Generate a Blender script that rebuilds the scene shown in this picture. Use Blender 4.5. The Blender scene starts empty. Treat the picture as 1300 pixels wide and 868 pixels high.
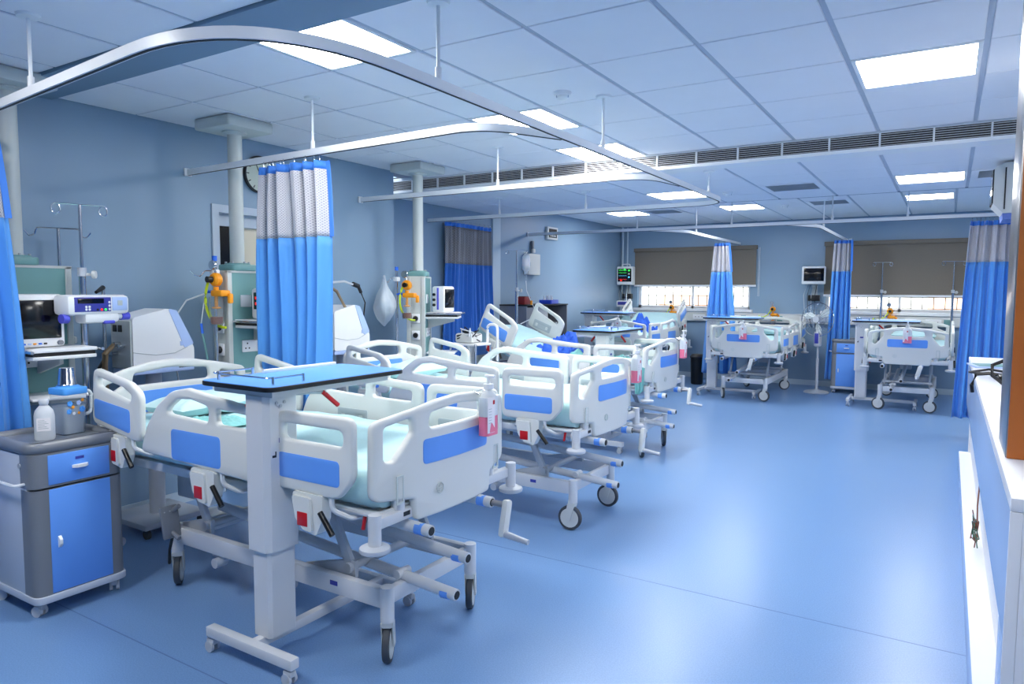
import bpy, bmesh, math, random
from mathutils import Vector, Matrix
random.seed(7)
R = math.radians
PI = math.pi
scene = bpy.context.scene
COL = scene.collection

# ------------------------------------------------------------------ camera, world, exposure
cam_d = bpy.data.cameras.new('camera')
cam_d.sensor_width = 36.0
cam_d.lens = 890.0 / 1300.0 * 36.0
cam_d.clip_start = 0.05
cam_d.clip_end = 200
cam = bpy.data.objects.new('camera', cam_d)
COL.objects.link(cam)
cam.matrix_world = (Matrix.Translation((0, 0, 1.6)) @ Matrix.Rotation(R(31.9), 4, 'Z')
                    @ Matrix.Rotation(R(90 - 4.2), 4, 'X') @ Matrix.Rotation(R(0.3), 4, 'Z'))
scene.camera = cam

world = bpy.data.worlds.new('world')
scene.world = world
world.use_nodes = True
wn = world.node_tree.nodes
wn['Background'].inputs['Color'].default_value = (0.92, 0.96, 1.0, 1)
wn['Background'].inputs['Strength'].default_value = 6.0

PANEL = 38.5          # radiance of the ceiling light diffusers
scene.view_settings.view_transform = 'Standard'
scene.view_settings.look = 'None'
scene.view_settings.exposure = 0.0
scene.view_settings.gamma = 1.0
scene.view_settings.use_curve_mapping = False

# ------------------------------------------------------------------ materials
def lin(c):
    return tuple((x / 255 / 12.92) if x / 255 <= 0.04045 else ((x / 255 + 0.055) / 1.055) ** 2.4 for x in c)

MATS = {}
def mat(name, rgb, rough=0.5, metal=0.0, var=0.05, scale=14.0, bump=0.0, bscale=60.0, **kw):
    m = bpy.data.materials.new(name)
    m.use_nodes = True
    nt = m.node_tree
    b = nt.nodes['Principled BSDF']
    tc = nt.nodes.new('ShaderNodeTexCoord')
    c = lin(rgb)
    b.inputs['Roughness'].default_value = rough
    b.inputs['Metallic'].default_value = metal
    nz = nt.nodes.new('ShaderNodeTexNoise')
    nz.inputs['Scale'].default_value = scale
    nz.inputs['Detail'].default_value = 3
    nt.links.new(tc.outputs['Object'], nz.inputs['Vector'])
    mx = nt.nodes.new('ShaderNodeMix')
    mx.data_type = 'RGBA'
    mx.inputs[6].default_value = tuple(x * (1 - var) for x in c) + (1,)
    mx.inputs[7].default_value = tuple(min(1, x * (1 + var)) for x in c) + (1,)
    nt.links.new(nz.outputs['Fac'], mx.inputs[0])
    nt.links.new(mx.outputs[2], b.inputs['Base Color'])
    if bump:
        n2 = nt.nodes.new('ShaderNodeTexNoise')
        n2.inputs['Scale'].default_value = bscale
        n2.inputs['Detail'].default_value = 4
        nt.links.new(tc.outputs['Object'], n2.inputs['Vector'])
        bp = nt.nodes.new('ShaderNodeBump')
        bp.inputs['Strength'].default_value = bump
        bp.inputs['Distance'].default_value = 0.01
        nt.links.new(n2.outputs['Fac'], bp.inputs['Height'])
        nt.links.new(bp.outputs['Normal'], b.inputs['Normal'])
    for k, v in kw.items():
        b.inputs[k].default_value = v
    MATS[name] = m
    return m

def emit(name, rgb, strength):
    m = bpy.data.materials.new(name)
    m.use_nodes = True
    nt = m.node_tree
    b = nt.nodes['Principled BSDF']
    b.inputs['Base Color'].default_value = lin(rgb) + (1,)
    b.inputs['Emission Color'].default_value = lin(rgb) + (1,)
    b.inputs['Emission Strength'].default_value = strength
    MATS[name] = m
    return m

M = MATS
mat('wall', (138, 165, 190), 0.42, var=0.02, scale=2.0, bump=0.03, bscale=300)
mat('tvblue', (92, 118, 190), 0.4)
mat('seam', (88, 120, 172), 0.4)
mat('beam', (122, 148, 170), 0.6, var=0.02, scale=2.0)
mat('wall_white', (196, 212, 222), 0.5, var=0.02)
mat('tile', (240, 240, 246), 0.75, var=0.02, scale=5, bump=0.08, bscale=250)
mat('tee', (176, 186, 202), 0.5, var=0.03)
mat('ceil_back', (118, 130, 150), 0.7)
mat('grille', (205, 212, 222), 0.45)
mat('dark', (14, 14, 18), 0.6)
mat('black', (10, 10, 13), 0.35)
mat('blackrubber', (26, 27, 31), 0.55)
mat('screen', (7, 8, 14), 0.12)
mat('plastic', (224, 226, 223), 0.32, var=0.012, scale=5)
mat('plastic_in', (206, 214, 212), 0.38, var=0.012, scale=5)
mat('greyplate', (186, 194, 198), 0.4)
mat('bluepanel', (102, 162, 248), 0.35, var=0.02)
mat('enamel', (214, 217, 222), 0.3, var=0.02, scale=8)
mat('steelgrey', (184, 189, 196), 0.35, metal=0.25)
mat('chrome', (205, 208, 214), 0.14, metal=1.0, var=0.02)
mat('steel', (168, 166, 166), 0.28, metal=1.0, var=0.05)
mat('tyre', (66, 71, 79), 0.6)
mat('castergrey', (188, 194, 204), 0.4)
mat('red', (196, 18, 30), 0.35)
mat('sheet', (186, 222, 228), 0.85, var=0.05, scale=7, bump=0.25, bscale=22)
mat('sheet_dark', (128, 190, 190), 0.85, var=0.18, scale=9, bump=0.4, bscale=25)
mat('pillow_m', (194, 226, 230), 0.85, var=0.04, bump=0.2, bscale=18)
mat('blanket', (44, 98, 210), 0.8, var=0.15, scale=10, bump=0.4, bscale=25)
mat('lockergrey', (124, 129, 138), 0.35, var=0.03)
mat('lockerside', (196, 204, 218), 0.4, var=0.02)
mat('lockerblue', (102, 162, 248), 0.4, var=0.02)
mat('white', (238, 240, 243), 0.35, var=0.012)
mat('offwhite', (214, 216, 214), 0.4, var=0.02)
mat('pole', (200, 206, 204), 0.4, var=0.02)
mat('teal', (112, 160, 160), 0.45, var=0.03)
mat('tealdark', (88, 132, 132), 0.5)
mat('orange', (246, 158, 20), 0.4, var=0.05)
mat('yellowhose', (214, 232, 40), 0.35)
mat('violet', (88, 92, 214), 0.4)
mat('paleblue', (178, 202, 245), 0.35)
mat('indigo', (58, 64, 160), 0.4)
mat('cablewhite', (214, 222, 226), 0.4)
mat('beigehose', (140, 122, 98), 0.5)
mat('blind', (124, 116, 106), 0.85, var=0.05, scale=40, bump=0.1, bscale=200)
mat('clockface', (206, 214, 200), 0.5, var=0.02)
mat('cream', (224, 214, 192), 0.5, var=0.02)
mat('doorwhite', (190, 203, 218), 0.45, var=0.02)
mat('wood', (196, 108, 38), 0.42, var=0.16, scale=5)
mat('pipeblue', (40, 110, 230), 0.45)
mat('brownwire', (120, 62, 40), 0.5)
mat('greenwire', (52, 92, 70), 0.5)
mat('counterblue', (164, 190, 232), 0.22, var=0.015)
mat('counterwhite', (232, 234, 240), 0.35, var=0.012)
mat('pink', (246, 128, 156), 0.3, var=0.03)
mat('labelwhite', (246, 244, 248), 0.5, var=0.01)
mat('green', (90, 190, 70), 0.5)
mat('bagplastic', (214, 224, 234), 0.3, bump=0.6, bscale=30, Alpha=0.55)
mat('clear', (240, 246, 250), 0.06, var=0.01, **{'Transmission Weight': 0.9, 'IOR': 1.06})
mat('frosted', (240, 245, 250), 0.3, var=0.02, **{'Transmission Weight': 0.3, 'IOR': 1.15})
mat('waterm', (236, 243, 250), 0.08, var=0.01, **{'Transmission Weight': 0.3, 'IOR': 1.1})
mat('jugblue', (84, 166, 246), 0.4)
mat('fanblade', (214, 224, 226), 0.3)
mat('brick', (236, 186, 156), 0.8, var=0.2, scale=1.5)
mat('extwall', (244, 236, 224), 0.8, var=0.1, scale=1.0)
mat('ground_ext', (210, 205, 196), 0.9)
mat('redbox', (130, 32, 36), 0.5)
mat('bluetray', (34, 70, 200), 0.4)
mat('glass', (235, 244, 250), 0.02, var=0.0, **{'Transmission Weight': 1.0, 'IOR': 1.02})
emit('diffuser', (252, 251, 247), PANEL)
emit('led_green', (60, 230, 90), 1.2)
emit('led_red', (240, 40, 30), 1.0)
emit('led_cyan', (90, 190, 240), 1.0)

# floor: sheet vinyl, fine speckle, gloss
def floor_mat():
    m = bpy.data.materials.new('vinyl_floor')
    m.use_nodes = True
    nt = m.node_tree
    b = nt.nodes['Principled BSDF']
    tc = nt.nodes.new('ShaderNodeTexCoord')
    n1 = nt.nodes.new('ShaderNodeTexNoise'); n1.inputs['Scale'].default_value = 160; n1.inputs['Detail'].default_value = 2
    n2 = nt.nodes.new('ShaderNodeTexNoise'); n2.inputs['Scale'].default_value = 1.3; n2.inputs['Detail'].default_value = 4
    nt.links.new(tc.outputs['Object'], n1.inputs['Vector'])
    nt.links.new(tc.outputs['Object'], n2.inputs['Vector'])
    cr = nt.nodes.new('ShaderNodeValToRGB')
    cr.color_ramp.elements[0].position = 0.3; cr.color_ramp.elements[0].color = lin((106, 144, 192)) + (1,)
    cr.color_ramp.elements[1].position = 0.7; cr.color_ramp.elements[1].color = lin((122, 159, 207)) + (1,)
    nt.links.new(n1.outputs['Fac'], cr.inputs['Fac'])
    mx = nt.nodes.new('ShaderNodeMix'); mx.data_type = 'RGBA'; mx.blend_type = 'MULTIPLY'
    mx.inputs[0].default_value = 0.12
    cr2 = nt.nodes.new('ShaderNodeValToRGB')
    cr2.color_ramp.elements[0].color = (0.72, 0.75, 0.8, 1); cr2.color_ramp.elements[1].color = (1, 1, 1, 1)
    nt.links.new(n2.outputs['Fac'], cr2.inputs['Fac'])
    nt.links.new(cr.outputs['Color'], mx.inputs[6]); nt.links.new(cr2.outputs['Color'], mx.inputs[7])
    nt.links.new(mx.outputs[2], b.inputs['Base Color'])
    mr = nt.nodes.new('ShaderNodeMapRange')
    mr.inputs[3].default_value = 0.26; mr.inputs[4].default_value = 0.34
    nt.links.new(n2.outputs['Fac'], mr.inputs[0])
    nt.links.new(mr.outputs[0], b.inputs['Roughness'])
    bp = nt.nodes.new('ShaderNodeBump'); bp.inputs['Strength'].default_value = 0.04; bp.inputs['Distance'].default_value = 0.01
    nt.links.new(n1.outputs['Fac'], bp.inputs['Height']); nt.links.new(bp.outputs['Normal'], b.inputs['Normal'])
    MATS['floor'] = m
floor_mat()

# curtain cloths: UV based weave / net dots
def cloth_mat(name, rgb, rgb2, su, sv, rough=0.75, thr=0.0, sheen=0.2):
    m = bpy.data.materials.new(name)
    m.use_nodes = True
    nt = m.node_tree
    b = nt.nodes['Principled BSDF']
    uv = nt.nodes.new('ShaderNodeUVMap')
    sp = nt.nodes.new('ShaderNodeSeparateXYZ')
    nt.links.new(uv.outputs['UV'], sp.inputs[0])
    outs = []
    for k, s in ((0, su), (1, sv)):
        mu = nt.nodes.new('ShaderNodeMath'); mu.operation = 'MULTIPLY'; mu.inputs[1].default_value = s * 2 * PI
        nt.links.new(sp.outputs[k], mu.inputs[0])
        si = nt.nodes.new('ShaderNodeMath'); si.operation = 'SINE'
        nt.links.new(mu.outputs[0], si.inputs[0])
        outs.append(si)
    pr = nt.nodes.new('ShaderNodeMath'); pr.operation = 'MULTIPLY'
    nt.links.new(outs[0].outputs[0], pr.inputs[0]); nt.links.new(outs[1].outputs[0], pr.inputs[1])
    mr = nt.nodes.new('ShaderNodeMapRange')
    mr.inputs[1].default_value = thr; mr.inputs[2].default_value = thr + 0.4
    nt.links.new(pr.outputs[0], mr.inputs[0])
    mx = nt.nodes.new('ShaderNodeMix'); mx.data_type = 'RGBA'
    mx.inputs[6].default_value = lin(rgb) + (1,); mx.inputs[7].default_value = lin(rgb2) + (1,)
    nt.links.new(mr.outputs[0], mx.inputs[0])
    nt.links.new(mx.outputs[2], b.inputs['Base Color'])
    b.inputs['Roughness'].default_value = rough
    b.inputs['Sheen Weight'].default_value = sheen
    MATS[name] = m
cloth_mat('curtain_blue', (82, 156, 234), (85, 159, 235), 140, 140, 0.6)
cloth_mat('curtain_deep', (44, 112, 202), (48, 116, 206), 40, 30, 0.7)
cloth_mat('curtain_net', (204, 204, 212), (150, 152, 166), 60, 60, 0.85, 0.2)
cloth_mat('curtain_net_grey', (150, 148, 152), (128, 126, 132), 30, 30, 0.85, 0.2)
cloth_mat('curtain_band', (58, 130, 228), (62, 134, 230), 30, 30, 0.6)

# ------------------------------------------------------------------ mesh helpers
def finish(me, smooth=True, angle=38):
    if smooth:
        me.polygons.foreach_set('use_smooth', [True] * len(me.polygons))
        me.set_sharp_from_angle(angle=R(angle))
    me.update()

def link_obj(name, me, material, parent=None):
    o = bpy.data.objects.new(name, me)
    COL.objects.link(o)
    if material is not None and me is not None and not me.materials:
        me.materials.append(M[material] if isinstance(material, str) else material)
    if parent is not None:
        o.parent = parent
    return o

BOXCACHE = {}
def box_geo(sx, sy, sz, bev, seg):
    key = (round(sx, 4), round(sy, 4), round(sz, 4), round(bev, 4), seg)
    if key in BOXCACHE:
        return BOXCACHE[key]
    bm = bmesh.new()
    bmesh.ops.create_cube(bm, size=1)
    bmesh.ops.scale(bm, vec=(sx, sy, sz), verts=bm.verts)
    if bev > 0:
        bev = min(bev, 0.49 * min(sx, sy, sz))
        bmesh.ops.bevel(bm, geom=list(bm.edges), offset=bev, segments=seg, profile=0.5, affect='EDGES')
    bm.verts.ensure_lookup_table()
    v = [tuple(x.co) for x in bm.verts]
    f = [[x.index for x in p.verts] for p in bm.faces]
    bm.free()
    BOXCACHE[key] = (v, f)
    return v, f

def frame_of(d, up=Vector((0, 0, 1))):
    d = d.normalized()
    if abs(d.dot(up)) > 0.98:
        up = Vector((1, 0, 0))
    x = up.cross(d).normalized()
    y = d.cross(x)
    return x, y

class MB:
    def __init__(s):
        s.v = []; s.f = []
    def add(s, v, f, mtx=None):
        n = len(s.v)
        if mtx is not None:
            s.v += [tuple(mtx @ Vector(p)) for p in v]
        else:
            s.v += [tuple(p) for p in v]
        s.f += [[i + n for i in q] for q in f]
        return s
    def box(s, c, d, bev=0.0, rot=None, seg=2):
        v, f = box_geo(d[0], d[1], d[2], bev, seg)
        m = Matrix.Translation(c)
        if rot is not None:
            m = m @ (rot if isinstance(rot, Matrix) else Matrix.Rotation(R(rot), 4, 'Z'))
        return s.add(v, f, m)
    def bb(s, a, b, bev=0.0, seg=2):
        return s.box([(a[i] + b[i]) / 2 for i in range(3)], [abs(b[i] - a[i]) for i in range(3)], bev, None, seg)
    def sweep(s, path, prof, closed=False, cap=True, up=Vector((0, 0, 1)), scales=None):
        P = [Vector(p) for p in path]
        n = len(P); k = len(prof)
        vs = []
        for i, p in enumerate(P):
            if closed:
                d = (P[(i + 1) % n] - P[i - 1])
            else:
                d = P[min(i + 1, n - 1)] - P[max(i - 1, 0)]
            x, y = frame_of(d, up)
            q = scales[i] if scales else 1
            for a, b in prof:
                vs.append(tuple(p + x * a * q + y * b * q))
        fs = []
        for i in range(n if closed else n - 1):
            j = (i + 1) % n
            for a in range(k):
                b = (a + 1) % k
                fs.append([i * k + a, i * k + b, j * k + b, j * k + a])
        if cap and not closed:
            fs.append(list(range(k))[::-1]); fs.append([(n - 1) * k + a for a in range(k)])
        return s.add(vs, fs)
    def tube(s, path, r, n=8, closed=False, cap=True, scales=None):
        prof = [(r * math.cos(2 * PI * i / n), r * math.sin(2 * PI * i / n)) for i in range(n)]
        return s.sweep(path, prof, closed, cap, scales=scales)
    def rtube(s, path, r, rad, n=8, closed=False):
        return s.tube(round_path(path, rad, closed), r, n, closed)
    def cyl(s, a, b, r, n=14, r2=None):
        a = Vector(a); b = Vector(b)
        return s.tube([a, b], r, n, scales=[1, (r2 / r) if r2 else 1])
    def lathe(s, prof, n=20, mtx=None):
        vs = []; fs = []
        k = len(prof)
        for i in range(n):
            a = 2 * PI * i / n
            for r, z in prof:
                vs.append((r * math.cos(a), r * math.sin(a), z))
        for i in range(n):
            j = (i + 1) % n
            for q in range(k - 1):
                fs.append([i * k + q, j * k + q, j * k + q + 1, i * k + q + 1])
        if prof[0][0] > 1e-6: fs.append([i * k for i in range(n)][::-1])
        if prof[-1][0] > 1e-6: fs.append([i * k + k - 1 for i in range(n)])
        return s.add(vs, fs, mtx)
    def torus(s, c, R0, r, axis='Z', n=20, k=8):
        pts = []
        for i in range(n):
            a = 2 * PI * i / n
            p = (R0 * math.cos(a), R0 * math.sin(a), 0)
            if axis == 'Y': p = (p[0], 0, p[1])
            if axis == 'X': p = (0, p[0], p[1])
            pts.append(Vector(c) + Vector(p))
        upv = {'X': Vector((1, 0, 0)), 'Y': Vector((0, 1, 0)), 'Z': Vector((0, 0, 1))}[axis]
        prof = [(r * math.cos(2 * PI * i / k), r * math.sin(2 * PI * i / k)) for i in range(k)]
        return s.sweep(pts, prof, True, up=upv)
    def prism(s, poly, h, mtx=None):
        n = len(poly)
        v = [(p[0], p[1], 0) for p in poly] + [(p[0], p[1], h) for p in poly]
        f = [list(range(n))[::-1], [n + i for i in range(n)]] + [[i, (i + 1) % n, n + (i + 1) % n, n + i] for i in range(n)]
        return s.add(v, f, mtx)
    def grid(s, fn, nu, nv):
        n = len(s.v)
        for j in range(nv + 1):
            for i in range(nu + 1):
                s.v.append(tuple(fn(i / nu, j / nv)))
        for j in range(nv):
            for i in range(nu):
                a = n + j * (nu + 1) + i
                s.f.append([a, a + 1, a + nu + 2, a + nu + 1])
        return s
    def xf(s, m):
        s.v = [tuple(m @ Vector(p)) for p in s.v]
        return s
    def mesh(s, name, smooth=True, angle=38):
        me = bpy.data.meshes.new(name)
        me.from_pydata(s.v, [], s.f)
        finish(me, smooth, angle)
        return me
    def build(s, name, material, parent=None, smooth=True, angle=38):
        return link_obj(name, s.mesh(name, smooth, angle), material, parent)

def round_path(path, rad, closed=False, seg=5):
    P = [Vector(p) for p in path]
    n = len(P); out = []
    for i, p in enumerate(P):
        if not closed and i in (0, n - 1):
            out.append(p); continue
        a = P[i - 1]; b = P[(i + 1) % n]
        r = rad[i] if isinstance(rad, (list, tuple)) else rad
        da = (a - p); db = (b - p)
        ang = da.angle(db)
        t = r / max(math.tan(ang / 2), 1e-3)
        t = min(t, da.length * 0.48, db.length * 0.48)
        if t < 1e-5 or ang > PI - 0.02:
            out.append(p); continue
        s0 = p + da.normalized() * t; s1 = p + db.normalized() * t
        for k in range(seg + 1):
            u = k / seg
            out.append((1 - u) ** 2 * s0 + 2 * u * (1 - u) * p + u * u * s1)
    return out

def rpoly(pts, rad, seg=5):
    return [(p.x, p.y) for p in round_path([(a, b, 0) for a, b in pts], rad, True, seg)]

def rrect(x0, y0, x1, y1, r, seg=5):
    return rpoly([(x0, y0), (x1, y0), (x1, y1), (x0, y1)], r, seg)

def plate(outline, holes, th, bev=0.006, mtx=None):
    """filled outline with holes, rounded edges; returns an MB in (u, v, w) mapped by mtx"""
    cu = bpy.data.curves.new('tmp', 'CURVE')
    cu.dimensions = '2D'; cu.fill_mode = 'BOTH'
    cu.extrude = max(th / 2 - bev, 0.0005)
    cu.bevel_depth = bev; cu.bevel_resolution = 1
    def area(p): return sum(p[i - 1][0] * p[i][1] - p[i][0] * p[i - 1][1] for i in range(len(p)))
    def inset(p, d):
        n = len(p); out = []
        for i in range(n):
            a = Vector(p[i - 1]); b = Vector(p[i]); c = Vector(p[(i + 1) % n])
            d1 = (b - a).normalized(); d2 = (c - b).normalized()
            n1 = Vector((-d1.y, d1.x)); n2 = Vector((-d2.y, d2.x))
            q = (n1 + n2)
            if q.length < 1e-6: q = n1
            q.normalize()
            out.append(b + q * d / max(q.dot(n1), 0.5))
        return [(q.x, q.y) for q in out]
    loops = []
    o = outline if area(outline) > 0 else outline[::-1]
    loops.append(inset(o, bev))
    for h in holes:
        h = h if area(h) > 0 else h[::-1]
        loops.append(inset(h, -bev)[::-1])
    for lp in loops:
        sp = cu.splines.new('POLY')
        sp.points.add(len(lp) - 1)
        for q, (a, b) in zip(sp.points, lp):
            q.co = (a, b, 0, 1)
        sp.use_cyclic_u = True
    ob = bpy.data.objects.new('tmp', cu)
    me = bpy.data.meshes.new_from_object(ob)
    bm = bmesh.new(); bm.from_mesh(me)
    bmesh.ops.remove_doubles(bm, verts=bm.verts, dist=1e-5)
    bmesh.ops.recalc_face_normals(bm, faces=bm.faces)
    bm.verts.ensure_lookup_table()
    mb = MB()
    mb.add([v.co.copy() for v in bm.verts], [[v.index for v in f.verts] for f in bm.faces], mtx)
    bm.free()
    bpy.data.meshes.remove(me); bpy.data.objects.remove(ob); bpy.data.curves.remove(cu)
    return mb

XZ = Matrix(((1, 0, 0, 0), (0, 0, -1, 0), (0, 1, 0, 0), (0, 0, 0, 1)))     # u->x v->z w->-y
YZ = Matrix(((0, 0, 1, 0), (1, 0, 0, 0), (0, 1, 0, 0), (0, 0, 0, 1)))      # u->y v->z w->x
def T(x, y, z): return Matrix.Translation((x, y, z))
def RZ(d): return Matrix.Rotation(R(d), 4, 'Z')
def RX(d): return Matrix.Rotation(R(d), 4, 'X')
def RY(d): return Matrix.Rotation(R(d), 4, 'Y')

def tag(o, label, cat, group=None, kind=None):
    o['label'] = label; o['category'] = cat
    if group: o['group'] = group
    if kind: o['kind'] = kind
    return o

def thing(name, label, cat, loc=(0, 0, 0), rotz=0.0, group=None):
    o = bpy.data.objects.new(name, None)
    o.empty_display_size = 0.1
    COL.objects.link(o)
    o.location = loc; o.rotation_euler = (0, 0, R(rotz))
    return tag(o, label, cat, group)

def struct(name, mb, material, label, cat, smooth=False):
    o = mb.build(name, material, None, smooth)
    return tag(o, label, cat, None, 'structure')

CH = {}
def copy_tree(o, parent=None):
    c = o.copy(); COL.objects.link(c)
    if parent is not None: c.parent = parent
    for ch in [x for x in list(KIDS.get(o.name, []))]:
        copy_tree(ch, c)
    return c
KIDS = {}
def index_kids(root):
    KIDS.clear()
    for o in COL.objects:
        if o.parent is not None:
            KIDS.setdefault(o.parent.name, []).append(o)

def dup(root, label, loc, rotz, group=None):
    index_kids(root)
    c = copy_tree(root)
    c.location = loc; c.rotation_euler = (0, 0, R(rotz))
    c['label'] = label
    if group: c['group'] = group
    return c

# ------------------------------------------------------------------ room shell
ZF, ZM, ZB = 2.79, 2.66, 2.84          # ceiling heights: front bay, middle bay, back bay
XL, XL2, XR = -4.82, -5.52, 2.6
YJ, YS, YM, YB, Y0 = 5.46, 5.93, 8.55, 12.9, -2.6

fl = struct('floor', MB().bb((XL2 - .3, Y0 - .1, -0.1), (XR + .1, YB + .3, 0)), 'floor',
            'glossy speckled blue vinyl floor of the ward', 'floor')
sm = MB().bb((XL, 1.715, 0.0), (0.13, 1.72, 0.0006)); sm.build('weld_seam', 'seam', fl)
sm = MB().bb((XL, 3.60, 0.0), (0.13, 3.605, 0.0006)); sm.build('weld_seam', 'seam', fl)

DY0, DY1, DZ = 3.38, 4.5, 2.25
w = MB()
w.bb((XL - .3, Y0, 0), (XL, DY0, 2.95)); w.bb((XL - .3, DY1, 0), (XL, YJ, 2.95)); w.bb((XL - .3, DY0, DZ), (XL, DY1, 2.95))
struct('wall_left', w, 'wall', 'blue grey painted wall behind the near row of beds', 'wall')
w = MB().bb((XL2 - .3, YJ, 0), (XL2, YB + .3, 3.0)).bb((XL2, YJ, 0), (XL - .3, YJ + .02, 3.0))
struct('wall_left_far', w, 'wall', 'pale blue wall of the recess beyond the blue doorway curtain', 'wall')
w = MB()
# back wall with two window openings
WZ0, WZ1 = 1.28, 2.36
W1 = (-5.16, -3.03); W2 = (-1.79, 0.42)
w.bb((XL2 - .3, YB, 0), (XR + .1, YB + .22, WZ0)); w.bb((XL2 - .3, YB, WZ1), (XR + .1, YB + .22, 3.0))
for a, b in ((XL2 - .3, W1[0]), (W1[1], W2[0]), (W2[1], XR + .1)):
    w.bb((a, YB, WZ0), (b, YB + .22, WZ1))
struct('wall_back', w, 'wall', 'pale blue end wall with two blinded windows', 'wall')
struct('wall_right', MB().bb((XR, Y0, 0), (XR + .1, YB, 3.0)), 'wall', 'blue wall beyond the nurse counter', 'wall')
struct('wall_front', MB().bb((XL - .3, Y0 - .1, 0), (XR + .1, Y0, 3.0)), 'wall', 'blue wall behind the photographer', 'wall')
# jamb strip beside the doorway curtain
struct('trim_1', MB().bb((XL2, 8.3, 0), (XL2 + .03, 8.50, ZM), 0.004), 'wall_white', 'white jamb strip beside the dark blue doorway curtain', 'trim')
for k, (px_, r_) in enumerate(((.06, .018), (.16, .014))):
    struct('trim_%d' % (k + 2), MB().cyl((XL2 + px_, YB - .05, 0), (XL2 + px_, YB - .05, ZB), r_), 'wall_white',
           ('thicker', 'thinner')[k] + ' white service pipe running up the far corner', 'pipe', True)
struct('baseboard_back', MB().bb((XL2, YB - .015, 0), (XR, YB, .09)), 'wall_white', 'pale skirting along the end wall', 'baseboard')
struct('baseboard_left', MB().bb((XL, Y0, 0), (XL + .012, DY0, .09)).bb((XL, DY1, 0), (XL + .012, YJ, .09)), 'wall_white', 'pale skirting along the left wall', 'baseboard')

# ceilings: backing slab + runners + tiles
XF = [1.3, .7, .1, -.5, -1.09, -1.69, -2.30, -2.92, -3.53, -4.17, -4.82]
YFa = [0.2, .8, 1.4, 2.0]
YFb = [2.28, 2.81, 3.43, 4.06, 4.68, 5.30, 5.93]
XMd = [1.3, .7, .1, -.5, -1.1, -1.7, -2.31, -2.9, -3.5, -4.15, -4.82, -5.52]
YMd = [6.12, 6.77, 7.35, 7.93, 8.53]
XBk = [1.22, .62, .02, -.57, -1.17, -1.77, -2.36, -2.95, -3.55, -4.15, -4.74, -5.52]
YBk = [8.58, 9.16, 9.76, 10.37, 10.97, 11.57, 12.17, 12.9]

ceilA = struct('ceiling', MB().bb((XL - .3, Y0, ZF + .02), (XR, YS + .02, ZF + .1)).bb((1.3, Y0, ZF), (XR, YS, ZF + .02)).bb((XL, Y0, ZF), (1.3, .2, ZF + .02)), 'ceil_back',
               'tiled suspended ceiling over the near beds', 'ceiling')
ceilB = struct('ceiling_lower', MB().bb((XL2 - .3, YS + .1, ZM + .02), (XR, YM, ZM + .1)).bb((1.3, YS + .1, ZM), (XR, YM, ZM + .02))
               .bb((XL2 - .3, YM - .02, ZM), (XR, YM, ZB + .1)), 'ceil_back',
               'lower tiled ceiling band beyond the long grille', 'ceiling')
ceilC = struct('ceiling_back', MB().bb((XL2 - .3, YM, ZB + .02), (XR, YB + .2, ZB + .1)).bb((1.22, YM, ZB), (XR, YB, ZB + .02)), 'ceil_back',
               'tiled ceiling over the far beds by the windows', 'ceiling')
struct('ceiling_beam', MB().bb((XL, 2.0, ZF - .016), (1.3, 2.28, ZF + .03)), 'beam', 'blue painted flat beam crossing the near ceiling', 'beam')

TILES = {}
def ceil_tiles(parent, xs, ys, z, skip, gx=.026, gy=.010):
    for i in range(len(xs) - 1):
        for j in range(len(ys) - 1):
            x1, x0 = xs[i], xs[i + 1]; y0, y1 = ys[j], ys[j + 1]
            if (i, j) in skip: continue
            a, b = round(x1 - x0 - gx, 3), round(y1 - y0 - gy, 3)
            if (a, b) not in TILES:
                me = MB().box((0, 0, .009), (a, b, .018), .003, seg=1).mesh('ceiling_tile', False)
                TILES[(a, b)] = me
            o = link_obj('ceiling_tile', TILES[(a, b)], 'tile', parent)
            o.location = ((x0 + x1) / 2, (y0 + y1) / 2, z)
    for x in xs[:-1]:
        MB().bb((x - .0125, ys[0], z + .006), (x + .0125, ys[-1], z + .02)).build('runner', 'tee', parent, False)

def cell(xs, ys, i, j):
    return (xs[i + 1] + xs[i]) / 2, (ys[j] + ys[j + 1]) / 2, xs[i] - xs[i + 1], ys[j + 1] - ys[j]

def ceiling_light(label, cx, cy, dx, dy, z):
    t = thing('ceiling_light', label, 'ceiling light', (cx, cy, z), 0, 'square ceiling light panels')
    a, b = dx / 2 - .014, dy / 2 - .008
    f = MB()
    for (x0, y0, x1, y1) in ((-a, -b, a, -b + .022), (-a, b - .022, a, b), (-a, -b + .022, -a + .022, b - .022), (a - .022, -b + .022, a, b - .022)):
        f.bb((x0, y0, -.004), (x1, y1, .014), .002, 1)
    f.build('frame', 'white', t, False)
    MB().bb((-a + .022, -b + .022, .0), (a - .022, b - .022, .01)).build('diffuser', 'diffuser', t, False)
    return t

def ceiling_vent(label, cx, cy, dx, dy, z, horizontal=True):
    t = thing('ceiling_vent', label, 'air vent', (cx, cy, z), 0, 'square ceiling air vents')
    a, b = dx / 2 - .014, dy / 2 - .008
    MB().bb((-a, -b, .012), (a, b, .018)).build('backing', 'dark', t, False)
    f = MB()
    for (x0, y0, x1, y1) in ((-a, -b, a, -b + .06), (-a, b - .06, a, b), (-a, -b + .06, -a + .06, b - .06), (a - .06, -b + .06, a, b - .06)):
        f.bb((x0, y0, -.003), (x1, y1, .012), .002, 1)
    f.build('frame', 'tile', t, False)
    n = 8
    sl = MB().box((0, 0, 0), (2 * a - .12, .028, .003), 0, RX(38)).mesh('slat', False)
    for k in range(n):
        o = link_obj('slat', sl, 'grille', t)
        o.location = (0, -b + .06 + (k + .5) * (2 * b - .12) / n, .004)
    return t

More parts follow.
